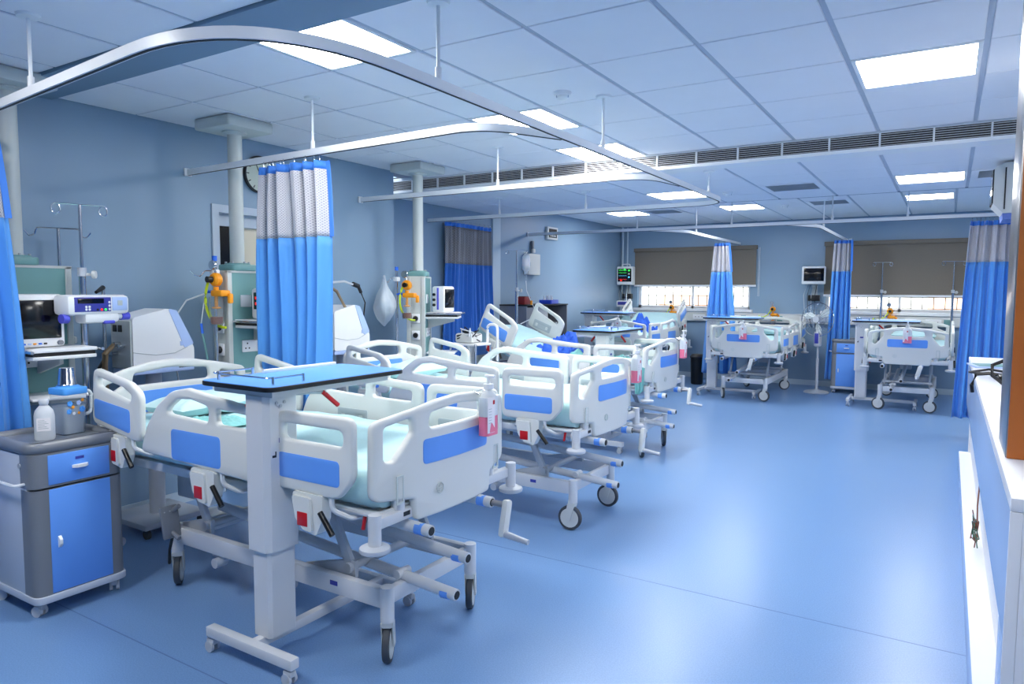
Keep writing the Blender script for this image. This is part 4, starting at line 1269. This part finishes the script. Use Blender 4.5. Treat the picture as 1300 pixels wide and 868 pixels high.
# ------------------------------------------------------------------ IV stands
def iv_pole(label, loc, zs, z1, hook_dir, r=.012, span=.16, base=True, rings=True, br=.27, zl=.08):
    t = thing('iv_stand', label, 'IV stand', loc, 0, 'chrome drip stands')
    MB().cyl((0, 0, zl), (0, 0, zs), .019, 14).build('lower_tube', 'chrome', t)
    MB().cyl((0, 0, zs - .05), (0, 0, z1), .009, 10).build('upper_tube', 'chrome', t)
    MB().cyl((0, 0, zs - .03), (0, 0, zs + .02), .024, 14).build('collar', 'castergrey', t)
    kb = MB().cyl((0, 0, zs - .02), (.03, .03, zs - .02), .008, 8).lathe([(0, -.01), (.022, -.01), (.024, .0), (.022, .01), (0, .01)], 12, T(.045, .045, zs - .02) @ RZ(45) @ RY(90)).build('clamp_knob', 'offwhite', t)
    d = Vector((math.cos(R(hook_dir)), math.sin(R(hook_dir)), 0))
    for s in (-1, 1):
        hk = MB()
        e = d * s * span
        if rings:
            pts = [Vector((0, 0, z1)), e + Vector((0, 0, z1))]
            for k in range(1, 14):
                a = k / 14 * 2 * PI
                pts.append(e + d * s * .022 * math.sin(a) + Vector((0, 0, z1 - .03 + .03 * math.cos(a))))
            hk.tube(pts, .004, 6)
        else:
            hk.rtube([(0, 0, z1), e * .7 + Vector((0, 0, z1)), e * .78 + Vector((0, 0, z1 - .04)), e * .95 + Vector((0, 0, z1 - .055)), e * 1.1 + Vector((0, 0, z1 - .02))], .0045, .02, 6)
        hk.build('hook', 'chrome', t)
    if base:
        for k in range(5):
            a = R(72 * k + 15)
            MB().tube([(0, 0, .09), (.45 * br * math.cos(a), .45 * br * math.sin(a), .08), (br * math.cos(a), br * math.sin(a), .06)], .012, 8).build('base_leg', 'steelgrey', t)
            cx, cy = br * math.cos(a), br * math.sin(a)
            MB().cyl((cx - .012, cy, .03), (cx + .012, cy, .03), .03, 14).build('caster', 'castergrey', t)
    return t
iv_pole('chrome drip stand with curved hooks behind the dark monitor', (-4.64, 2.20, 0), 1.30, 1.965, 70, span=.155, rings=False, br=.13)
ivb = iv_pole('chrome drip stand carrying the violet infusion pump', (-4.32, 2.17, 0), 1.70, 2.085, 75, span=.12, br=.16)
iv_pole('drip stand with infusion bottle behind the raised bed', (-4.85, 7.90, 0), 1.62, 2.13, 60, span=.14)
iv_pole('drip stand left of the right far bed under the window', (-.93, 12.735, 0.705), .92, 1.375, 10, span=.12, base=False, zl=0)
iv_pole('drip stand right of the right far bed under the window', (.04, 12.735, 0.705), .92, 1.375, 10, span=.14, base=False, zl=0)

# infusion pump on the second stand
t = thing('infusion_pump', 'white and violet syringe infusion pump beside the nearest bed', 'infusion pump', (-4.21, 2.165, 1.40), 10)
MB().box((0, 0, .105), (.13, .39, .115), .025).build('case', 'white', t)
MB().box((.01, .02, .03), (.10, .22, .06), .02).build('syringe_cradle', 'white', t)
f = MB().box((.0645, -.045, .108), (.006, .225, .082), .003).build('keypad', 'indigo', t)
MB().box((.068, -.06, .128), (.004, .16, .028), .002).build('display', 'screen', f)
for (y, z, c) in ((-.09, .095, 'white'), (-.07, .095, 'white'), (-.09, .08, 'white'), (-.07, .08, 'white'), (-.02, .078, 'blackrubber'), (.005, .078, 'led_red'), (.03, .078, 'led_green'), (.055, .10, 'white'), (.055, .12, 'white'), (.055, .08, 'white')):
    MB().cyl((.067, y, z), (.070, y, z), .007, 10).build('key', c, f)
MB().box((.0645, .125, .11), (.006, .10, .078), .003).build('pale_label', 'paleblue', t)
MB().box((.068, .125, .115), (.002, .03, .03)).build('printed_square', 'greyplate', t)
MB().cyl((.02, -.17, .03), (.02, -.205, .03), .026, 14).build('plunger_knob', 'violet', t)
MB().cyl((.03, .155, .035), (.03, .205, .035), .023, 14).build('clamp_knob', 'violet', t)
MB().cyl((.03, .0, .035), (.03, .16, .035), .017, 14).build('syringe_barrel', 'frosted', t)
MB().box((.05, .06, .004), (.03, .07, .02), .008).build('violet_clip', 'violet', t)
MB().box((-.085, 0, .09), (.05, .06, .08), .01).build('pole_clamp', 'castergrey', t)

# monitors
def monitor(label, loc, rotz, w, h, d, on=None, handle=False, buttons=True, grp='patient monitors'):
    t = thing('patient_monitor', label, 'monitor', loc, rotz, grp)
    MB().box((0, 0, h / 2), (d, w, h), .02).build('case', 'white', t)
    s = MB().box((d / 2, 0, h / 2 + .03 * h), (.008, w * .84, h * .72), .003).build('screen', 'screen', t)
    if buttons:
        for k, c in enumerate(('paleblue', 'pipeblue', 'paleblue', 'orange', 'pipeblue', 'blackrubber')):
            MB().box((d / 2 + .003, -.32 * w + k * .09 * w, .075 * h), (.006, .055 * w, .03 * h), .002).build('button', c, t)
        MB().cyl((d / 2, .38 * w, .08 * h), (d / 2 + .02, .38 * w, .08 * h), .045 * w, 14).build('dial', 'lockergrey', t)
    if handle:
        MB().rtube([(0, -.25 * w, h - .01), (0, -.25 * w, h + .045), (0, .25 * w, h + .045), (0, .25 * w, h - .01)], .01, .02, 8).build('handle', 'white', t)
    if on:
        for k, (c, z0, a) in enumerate((('led_green', .80, .05), ('led_green', .66, .03), ('led_cyan', .50, .02), ('led_red', .30, .03))):
            pts = [(d / 2 + .006, -w * .36 + w * .5 * i / 40, h * (z0 + a * (math.sin(i * 1.1) ** 7))) for i in range(41)]
            MB().tube(pts, .002, 4).build('trace', c, s)
        for (y, z, c) in ((.28, .78, 'led_green'), (.28, .6, 'offwhite'), (.28, .42, 'led_cyan'), (-.2, .24, 'led_red'), (.02, .84, 'led_green')):
            MB().box((d / 2 + .006, y * w, z * h), (.003, .1 * w, .08 * h)).build('readout', c, s)
    return t
monitor('patient monitor with black screen on the left pendant shelf', (-4.30, 1.88, 1.272), 2, .30, .295, .12)
mn = monitor('small patient monitor on the middle pendant shelf, half behind the curtain', (-4.16, 3.40, 1.387), 0, .25, .22, .16, buttons=False)
q = MB().box((.0, -.128, .13), (.09, .006, .12), .003).build('side_panel', 'screen', mn)
for z in (.15, .11): MB().box((-.01, -.132, z), (.03, .004, .02), .002).build('red_digit', 'led_red', mn)
mn = monitor('white and blue device on the corner pendant shelf', (-4.19, 5.46, 1.387), 6, .20, .25, .14, buttons=False)
MB().box((.0, -.102, .13), (.022, .004, .21), .002).build('blue_stripe', 'violet', mn)
for z in (.17, .12, .07): MB().cyl((-.04, -.10, z), (-.04, -.115, z), .014, 10).build('port', 'blackrubber', mn)
monitor('wall monitor showing green and red traces in the far corner', (-5.33, 12.72, 1.72), -90, .33, .35, .14, on=True, handle=True, buttons=False)
monitor('wall monitor with dark screen left of the right blind', (-1.95, 12.70, 1.73), -80, .37, .30, .14, buttons=False)
monitor('wall monitor half hidden behind the right curtain', (.36, 12.72, 1.72), -100, .34, .28, .14, buttons=False)
def wall_arm(label, x, z0, z1):
    t = thing('monitor_bracket', label, 'wall bracket', (x, YB - .012, z0), 0, 'monitor wall brackets')
    MB().bb((-.04, -.012, 0), (.04, .012, z1 - z0), .004).build('wall_channel', 'greyplate', t)
    MB().bb((-.03, -.16, z1 - z0 - .06), (.03, .0, z1 - z0 - .02), .006).build('arm', 'greyplate', t)
    MB().box((.0, -.07, .05), (.18, .1, .1), .01).build('cable_basket', 'blackrubber', t)
    for k in range(4):
        MB().tube([(-.1 + k * .05, -.1, .32), (-.16 + k * .06, -.12, .1), (-.14 + k * .05, -.1, -.2), (-.05 + k * .03, -.06, -.45)], .005, 6).build('cable', 'blackrubber' if k % 2 else 'cablewhite', t)
    return t
wall_arm('bracket and cables below the corner wall monitor', -5.33, 1.45, 1.92)
wall_arm('bracket and cables below the wall monitor near the fan', -1.95, 1.45, 1.74)

# ventilators
def ventilator(label, loc, rotz):
    t = thing('ventilator', label, 'ventilator', loc, rotz, 'white ventilators with pale blue bands')
    prof = rpoly([(-.20, .0), (.22, .0), (.22, .12), (.09, .37), (.03, .385), (-.20, .33)], [.02, .02, .03, .05, .05, .03])
    p = MB().prism(prof, .24, T(-.14, 0, 0) @ YZ); p.build('housing', 'white', t, True, 30)
    MB().prism(rpoly([(.04, .385), (.10, .372), (.218, .145), (.15, .12)], .01), .004, T(.1, 0, 0) @ YZ).build('blue_band', 'paleblue', t, False)
    bk = MB().bb((-.13, -.212, .005), (.09, -.2, .31), .004).build('connector_panel', 'greyplate', t)
    for (x, z) in ((-.08, .26), (-.02, .26)):
        MB().bb((x - .022, -.216, z - .022), (x + .022, -.21, z + .022), .002).build('socket', 'blackrubber', bk)
    for (x, z, r_) in ((-.03, .16, .016), (.02, .15, .012), (-.06, .1, .012)):
        MB().cyl((x, -.21, z), (x, -.25, z), r_, 12).build('port', 'chrome', bk)
    MB().tube([(.1001 + .002, -.2, .11), (.102, -.05, .085), (.102, .08, .09), (.102, .17, .125)], .0025, 5).build('seam', 'greyplate', t)
    MB().bb((.099, .12, .135), (.103, .18, .165), .001).build('name_plate', 'paleblue', t)
    MB().bb((.02, .10, -.02), (.10, .20, .035), .008).build('corner_foot', 'black', t)
    MB().bb((-.14, -.2, -.035), (.1, .22, -.002), .006).build('tray', 'paleblue', t)
    MB().cyl((-.02, 0, -.03), (-.02, 0, .1 - loc[2]), .05, 16).build('stand_column', 'castergrey', t)
    MB().bb((-.25, -.22, .06 - loc[2]), (.2, .22, .1 - loc[2]), .01).build('stand_base', 'castergrey', t)
    for (x, y) in ((-.22, -.19), (-.22, .19), (.17, -.19), (.17, .19)):
        MB().cyl((x, y - .012, .031 - loc[2]), (x, y + .012, .031 - loc[2]), .03, 14).build('caster', 'tyre', t)
    # hose arm
    a = MB().cyl((-.17, -.23, -.1), (-.17, -.23, .53), .011, 10).build('arm_post', 'chrome', t)
    MB().cyl((-.17, -.23, .52), (-.12, -.30, .49), .016, 10, .010).build('arm_lever', 'black', t)
    MB().cyl((-.17, -.23, .06), (-.10, -.31, .01), .016, 10, .010).build('arm_lever', 'black', t)
    for k in range(2):
        MB().tube([(-.03, -.25, .16), (-.05 - .02 * k, -.29, .10), (-.1 - .02 * k, -.27, -.05), (-.18 - .04 * k, -.22, -.2)], .014, 8).build('breathing_hose', 'beigehose', t)
    return t
ventilator('white ventilator behind the headboard of the nearest bed', (-4.46, 2.68, 1.085), 0)
v2 = ventilator('white ventilator half hidden by the gathered curtain', (-4.46, 4.39, 1.085), 0)
MB().tube([(-.02, -.2, .57), (.02, .0, .585), (.02, .12, .555)], .010, 8).build('support_arm', 'castergrey', v2)
MB().cyl((.02, .10, .565), (.02, .17, .545), .02, 10).cyl((.02, .17, .54), (.02, .20, .49), .015, 10).build('arm_joint', 'blackrubber', v2)
MB().tube([(-.02, -.2, .57), (.05, -.12, .5), (.08, -.05, .36), (.06, -.1, .25), (.03, -.22, .18)], .013, 8).build('breathing_hose', 'beigehose', v2)
MB().tube([(.02, .20, .49), (.03, .24, .4), (.03, .22, .28), (.03, .20, .2)], .006, 6).build('sensor_cable', 'blackrubber', v2)

# device trolley and tangle at the corner pendant's lower shelf
t = thing('device_trolley', 'small white trolley full of cables beside the corner pendant', 'trolley', (-4.02, 5.68, 0), 0)
MB().bb((-.16, -.14, 1.06), (.16, .14, 1.08), .004).build('top_shelf', 'white', t)
MB().bb((-.16, -.14, .55), (.16, .14, .57), .004).build('lower_shelf', 'white', t)
for (x, y) in ((-.15, -.13), (.15, -.13), (-.15, .13), (.15, .13)):
    MB().cyl((x, y, .0), (x, y, 1.08), .012, 10).build('leg', 'chrome', t)
MB().rtube([(.1, .15, 1.08), (.1, .15, 1.26), (.22, .15, 1.26), (.22, .15, .9)], .014, .05, 8).build('push_handle', 'white', t)
for k in range(5):
    rnd = random.Random(k)
    MB().tube([(rnd.uniform(-.13, .13), rnd.uniform(-.12, .0), 1.09 + rnd.uniform(0, .15)) for _ in range(7)], .006, 6).build('cable', 'cablewhite' if k % 2 else 'blackrubber', t)
MB().box((-.02, 0, 1.13), (.2, .2, .09), .02).build('device_box', 'offwhite', t)

# clock on the left wall
t = thing('wall_clock', 'round black rimmed wall clock half behind the curtain track', 'clock', (XL + .004, 3.815, 2.525))
MB().lathe([(0, 0), (.145, 0), (.15, .015), (.15, .03), (.138, .035), (.136, .02), (0, .02)], 40, RY(90)).build('case', 'black', t)
MB().cyl((.0, 0, 0), (.023, 0, 0), .136, 40).build('face', 'clockface', t)
for k in range(12):
    a = R(30 * k); MB().box((.024, .115 * math.sin(a), .115 * math.cos(a)), (.002, .007, .024), 0, RX(-30 * k)).build('hour_mark', 'black', t)
MB().box((.026, .03, .02), (.002, .008, .075), 0, RX(-55)).build('hour_hand', 'black', t)
MB().box((.026, -.02, .045), (.002, .006, .105), 0, RX(25)).build('minute_hand', 'black', t)
MB().cyl((.022, 0, 0), (.029, 0, 0), .008, 12).build('hub', 'black', t)

# smoke detectors
for lb, x, y, z in (('smoke detector on the near ceiling above the second bed', -2.03, 3.82, ZF), ('smoke detector beside the far curtain track end', -2.06, 7.65, ZM), ('smoke detector over the far aisle', -2.06, 10.67, ZB)):
    t = thing('smoke_detector', lb, 'smoke detector', (x, y, z), 0, 'ceiling smoke detectors')
    MB().lathe([(.055, 0), (.052, -.018), (.04, -.022), (0, -.022)], 24).build('base', 'white', t)
    MB().lathe([(.04, -.022), (.038, -.034), (.022, -.046), (0, -.048)], 24).build('sensor_cap', 'white', t)
    for k in range(3):
        a = R(120 * k); MB().box((.036 * math.cos(a), .036 * math.sin(a), -.028), (.012, .006, .014)).build('sensor_slot', 'tee', t)

# ------------------------------------------------------------------ end wall: bed head trunking with sockets
t = thing('bed_head_trunking', 'long cream service trunking along the end wall under the windows', 'trunking', (0, YB - .04, 1.06))
MB().bb((XL2 + .02, -.03, 0), (1.6, .035, .15), .012).build('channel', 'offwhite', t)
MB().bb((XL2 + .02, -.036, .148), (1.6, .035, .158), .002).build('top_lip', 'white', t)
x = XL2 + .25
k = 0
while x < .6:
    MB().bb((x, -.036, .03), (x + .22, -.028, .12), .003).build('socket_plate', 'white', t)
    MB().bb((x + .25, -.036, .03), (x + .34, -.028, .12), .003).build('teal_plate', 'teal', t)
    for q in (.05, .11, .17):
        MB().cyl((x + q, -.038, .075), (x + q, -.035, .075), .008, 8).build('socket_hole', 'blackrubber', t)
    x += .62
for lb, x in (('small far regulator with yellow hose behind the corner bed', -4.42), ('small far regulator with yellow hose behind the middle bed', -2.6), ('small far regulator behind the right bed', -.8)):
    make_regulator(lb, (x, YB - .13, 1.30), 0, hose_to=(-.22, .02, -.12))

# far locker neighbour: standing fan
t = thing('standing_fan', 'white pedestal fan with round wire guard between the two right beds', 'fan', (-1.74, 11.98, 0), -20)
MB().lathe([(.0, .0), (.185, .0), (.19, .012), (.17, .03), (.05, .05), (.025, .07)], 32).build('base', 'steelgrey', t)
MB().cyl((0, 0, .05), (0, 0, .55), .022, 14).cyl((0, 0, .5), (0, 0, .85), .014, 12).build('post', 'castergrey', t)
cb = MB().box((0, -.01, .86), (.10, .08, .24), .02).build('control_box', 'castergrey', t)
MB().box((0, -.052, .87), (.065, .006, .16), .003).build('blue_panel', 'indigo', cb)
MB().lathe([(0, -.09), (.06, -.08), (.075, .0), (.06, .05), (0, .06)], 20, T(0, .09, 1.17) @ RX(90)).build('motor', 'castergrey', t)
gd = MB()
for k in range(3): pass
for rr in (.265,): MB().torus((0, -.04, 1.17), rr, .007, 'Y', 40, 6).build('guard_rim', 'chrome', t)
for k in range(28):
    a = 2 * PI * k / 28
    MB().tube([(.05 * math.cos(a), -.09, 1.17 + .05 * math.sin(a)), (.2 * math.cos(a), -.085, 1.17 + .2 * math.sin(a)), (.265 * math.cos(a), -.04, 1.17 + .265 * math.sin(a))], .0022, 4).build('guard_wire', 'chrome', t)
MB().torus((0, -.088, 1.17), .16, .0022, 'Y', 36, 4).build('guard_ring', 'chrome', t)
MB().cyl((0, -.095, 1.17), (0, -.085, 1.17), .05, 20).build('guard_badge', 'castergrey', t)
for k in range(3):
    a0 = 2 * PI * k / 3 + .5
    def bf(u, v, a0=a0):
        r_ = .05 + .185 * u; w_ = (.25 + .75 * math.sin(PI * min(1, u * .9 + .12))) * .55
        a = a0 + (v - .5) * w_ * 1.4 + .25 * u
        return (r_ * math.cos(a), -.04 - .03 * (v - .5), 1.17 + r_ * math.sin(a))
    o = MB().grid(bf, 10, 8).build('blade', 'fanblade', t, angle=80)
    sd = o.modifiers.new('thick', 'SOLIDIFY'); sd.thickness = .004
MB().lathe([(0, -.02), (.045, -.015), (.05, .02), (0, .02)], 18, T(0, -.045, 1.17) @ RX(90)).build('blade_hub', 'castergrey', t)

# black bin
t = thing('pedal_bin', 'black pedal bin on the floor behind the third bed', 'bin', (-3.66, 11.95, 0))
MB().lathe([(0, .0), (.09, .0), (.10, .02), (.115, .44), (.12, .46), (0, .46)], 24).build('bucket', 'black', t)
MB().lathe([(.125, .46), (.125, .48), (.09, .52), (0, .53)], 24).build('lid', 'blackrubber', t)

# ------------------------------------------------------------------ far left wall furniture
t = thing('wall_timer', 'small black and cream wall display high on the pale wall', 'wall display', (XL2 + .02, 10.02, 2.42))
MB().bb((-.02, -.17, 0), (.03, .17, .20), .006).build('case', 'offwhite', t)
MB().bb((.03, -.13, .11), (.034, .13, .17)).build('upper_display', 'black', t, False)
MB().bb((.03, -.13, .03), (.034, .13, .09)).build('lower_display', 'black', t, False)
for k in range(4): MB().bb((.0345, -.09 + k * .05, .045), (.036, -.06 + k * .05, .075)).build('digit', 'offwhite', t, False)
t = thing('electrical_box', 'pale square electrical box on the pale blue wall', 'electrical box', (XL2 + .035, 9.36, 1.84))
MB().bb((-.03, -.18, 0), (.06, .18, .32), .01).build('cover', 'offwhite', t)
MB().bb((.06, -.14, .13), (.064, -.12, .19)).build('latch', 'greyplate', t, False)
t = thing('wall_handset', 'small dark handset clipped above the electrical box', 'handset', (XL2 + .03, 9.40, 2.18))
MB().box((0, 0, .09), (.05, .05, .19), .015).build('handset', 'lockergrey', t)
MB().box((.02, 0, .03), (.04, .07, .06), .01).build('clip', 'offwhite', t)
t = thing('storage_cabinet', 'dark open storage cabinet against the pale wall behind the raised bed', 'cabinet', (-5.24, 9.1, 0))
cb = MB()
cb.bb((-.26, -.62, 0), (-.24, .62, 1.38)).build('back_panel', 'black', t, False)
for y in (-.62, .60): MB().bb((-.26, y, 0), (.2, y + .02, 1.38)).build('side_panel', 'lockergrey', t, False)
MB().bb((-.27, -.63, 1.38), (.21, .63, 1.40), .004).build('top_panel', 'blackrubber', t)
for z in (.08, .5, .92): MB().bb((-.24, -.6, z), (.19, .6, z + .02)).build('shelf', 'black', t, False)
MB().bb((.19, -.6, .10), (.2, .0, 1.36), .002).build('front_panel', 'lockergrey', t)
for k in range(6):
    MB().box((.1, .12 + .075 * k, 1.03), (.12, .06, .18), .008).build('stored_box', 'greyplate' if k % 2 else 'blackrubber', t)
t = thing('supply_tray', 'blue tray with small clear bottles on the dark cabinet', 'tray', (-5.18, 9.38, 1.402), 12)
tr = plate(rrect(-.10, -.19, .10, .19, .02), [rrect(-.09, -.18, .09, .18, .015)], .06, .004); tr.xf(T(0, 0, .03)); tr.build('tray_wall', 'bluetray', t)
MB().bb((-.095, -.185, 0), (.095, .185, .006)).build('tray_floor', 'bluetray', t, False)
for k in range(5):
    MB().lathe([(.02, .006), (.022, .02), (.022, .09), (.01, .11), (.01, .125), (0, .125)], 14, T(-.03 + .05 * (k % 2), -.14 + k * .07, 0)).build('vial', 'frosted', t)
t = thing('sharps_box', 'small red box on the left end of the dark cabinet', 'box', (-5.2, 8.66, 1.402), 5)
MB().box((0, 0, .055), (.14, .2, .11), .01).build('body', 'redbox', t)
MB().box((0, .0, .112), (.12, .1, .008), .003).build('lid', 'blackrubber', t)
# infusion bottle on the drip stand
t = thing('infusion_bottle', 'hanging infusion bottle with tube and orange clamp behind the raised bed', 'infusion bottle', (-4.78, 8.02, 1.82))
MB().lathe([(0, .0), (.02, .0), (.022, .03), (.05, .06), (.053, .08), (.053, .22), (.04, .25), (.012, .265), (.012, .28), (0, .28)], 20).build('bottle', 'frosted', t)
MB().lathe([(.0545, .1), (.0545, .2)], 20).build('label', 'labelwhite', t)
MB().tube([(0, 0, .275), (0, 0, .285)], .012, 8).tube([(0, 0, .28), (0, 0, .30)], .004, 6).build('hanger_loop', 'chrome', t)
MB().cyl((0, 0, .0), (0, 0, -.09), .012, 10).build('drip_chamber', 'clear', t)
MB().tube([(0, 0, -.09), (.0, .02, -.22), (.05, .05, -.36), (.10, .10, -.5), (.06, .02, -.6), (-.02, -.1, -.66)], .006, 8).build('line', 'cablewhite', t)
MB().box((.055, .055, -.38), (.025, .025, .06), .006).build('roller_clamp', 'orange', t)
# small pump on the corner bed
t = thing('syringe_pump', 'small blue and white pump on a stand beside the corner window', 'infusion pump', (-5.24, 12.45, 1.30), -90)
MB().box((0, 0, .06), (.12, .28, .12), .02).build('case', 'white', t)
MB().box((.062, 0, .07), (.006, .22, .06), .003).build('keypad', 'indigo', t)
MB().cyl((-.08, 0, -1.26), (-.08, 0, .25), .014, 10).build('stand_tube', 'chrome', t)
MB().lathe([(.18, -1.3), (.18, -1.28), (.04, -1.25), (.014, -1.24)], 20, T(-.08, 0, 0)).build('stand_base', 'steelgrey', t)

# ------------------------------------------------------------------ nurse counter, pillar, wall monitor
t = thing('nurse_counter', 'long white and pale blue nurse counter along the right edge', 'counter', (.17, 2.37, 0))
CL = 5.1
MB().bb((0, 0, .99), (.75, CL, 1.03), .004).build('worktop', 'counterwhite', t)
MB().bb((0, .012, .61), (.03, CL, .99), .002).build('fascia', 'counterblue', t)
MB().bb((.0, .012, .0), (.03, .20, .61), .002).build('end_upright', 'counterblue', t)
MB().bb((.03, .0, .0), (.75, .03, .99), .003).build('end_panel', 'counterwhite', t)
MB().bb((0, .0, .0), (.03, .012, .99), .002).build('end_edge', 'counterwhite', t)
MB().bb((.05, .03, .17), (.07, CL, .99)).build('recessed_panel', 'counterwhite', t, False)
MB().bb((-.04, .2, 0), (.06, CL, .165), .003).build('plinth', 'counterblue', t)
MB().bb((-.038, .2, .165), (.06, CL, .17)).build('ledge', 'counterwhite', t, False)
MB().bb((.03, CL - .03, 0), (.75, CL, .99), .003).build('far_end_panel', 'counterwhite', t)

t = thing('pillar', 'wood faced pillar with brushed steel corner rising from the counter', 'pillar', (.187, 2.93, 1.031))
MB().bb((.02, .012, 0), (.5, .36, ZF - 1.035)).build('core', 'offwhite', t, False)
MB().bb((0, 0.012, 0), (.02, .38, ZF - 1.035), .002).build('steel_guard', 'steel', t)
MB().bb((0.004, 0, 0), (.5, .012, ZF - 1.035), .002).build('wood_panel', 'wood', t)
t = thing('end_pilaster', 'narrow white pilaster behind the steel pillar', 'pilaster', (.345, 4.4, 1.031))
MB().bb((0, 0, 0), (.4, .18, 1.64), .004).build('shaft', 'white', t)
MB().bb((-.006, -.004, 1.64), (.406, .184, ZF - 1.035), .004).build('capital', 'offwhite', t)

t = thing('wall_television', 'white box television with angled dark screen on the right', 'television', (.235, 6.9, 2.24))
MB().prism(rpoly([(.03, .08), (.10, .0), (.34, .0), (.34, .40), (.10, .40), (.03, .36)], .015), .42, T(0, .42, 0) @ XZ).build('case', 'offwhite', t, True, 30)
MB().prism(rpoly([(.02, .09), (.034, .08), (.034, .36), (.02, .35)], .003), .36, T(0, .39, 0) @ XZ).build('screen', 'screen', t, True, 30)
MB().prism([(.10, -.05), (.34, -.05), (.34, -.002), (.095, -.002)], .40, T(0, .41, 0) @ XZ).build('blue_base', 'tvblue', t, False)
MB().bb((.10, -.006, .03), (.11, -.001, .36)).build('dark_edge', 'blackrubber', t, False)
MB().bb((.34, .1, .1), (.75, .3, .16), .006).build('wall_arm', 'greyplate', t)

# things at the far end of the counter
t = thing('paper_folder', 'green and white paper folder at the far end of the counter', 'folder', (.36, 6.55, 1.031), 10)
MB().bb((-.2, -.15, 0), (.2, .15, .012), .002).build('cover', 'paleblue', t)
MB().bb((-.17, -.12, .012), (.1, .1, .016)).build('green_sheet', 'teal', t, False)
t = thing('wall_socket', 'white wall socket box with red switch above the counter', 'socket', (.40, 5.2, 1.06))
MB().bb((.0, -.01, .0), (.06, .12, .30), .006).build('back_box', 'white', t)
MB().bb((-.03, -.015, .06), (.0, .09, .24), .006).build('socket_plate', 'white', t)
MB().bb((-.012, .0, .26), (.0, .03, .29), .003).build('red_switch', 'red', t)
t = thing('power_cable', 'thick black power cable with plug looping onto the counter', 'cable', (.33, 5.1, 1.031))
MB().cyl((.05, .1, .17), (-.03, .08, .16), .022, 12, .016).build('plug', 'black', t)
MB().tube([(-.03, .08, .16), (-.09, .07, .13), (-.09, .04, .07), (-.03, .02, .02), (.06, .0, .012)], .011, 8).build('lead', 'black', t)
t = thing('adapter_bundle', 'black adapter and tangled leads lying on the counter edge', 'adapter', (.30, 5.55, 1.031), 0)
MB().box((.06, 0, .02), (.14, .22, .04), .01).build('adapter', 'black', t)
MB().tube([(.0, .05, .03), (-.06, .02, .04), (-.13, .0, .03), (-.15, .0, -.04), (-.145, .01, -.09)], .012, 8).build('hanging_lead', 'black', t)
MB().tube([(.1, .1, .04), (-.05, .2, .05), (-.16, .25, .02), (-.08, .1, .03)], .008, 8).build('loose_lead', 'blackrubber', t)
t = thing('loose_wires', 'tangle of thin brown and green wires poking from the counter front', 'wires', (.205, 4.6, .30))
MB().tube([(.01, .3, .30), (-.01, .2, .22), (-.02, .1, .1), (-.02, .0, .0)], .004, 6).build('brown_wire', 'brownwire', t)
for k in range(4):
    rnd = random.Random(40 + k)
    MB().tube(round_path([(-.02 + rnd.uniform(-.03, .01), rnd.uniform(-.25, .12), rnd.uniform(-.1, .12)) for _ in range(6)], .04), .003, 5).build('curled_wire', ('greenwire', 'brownwire')[k % 2], t)
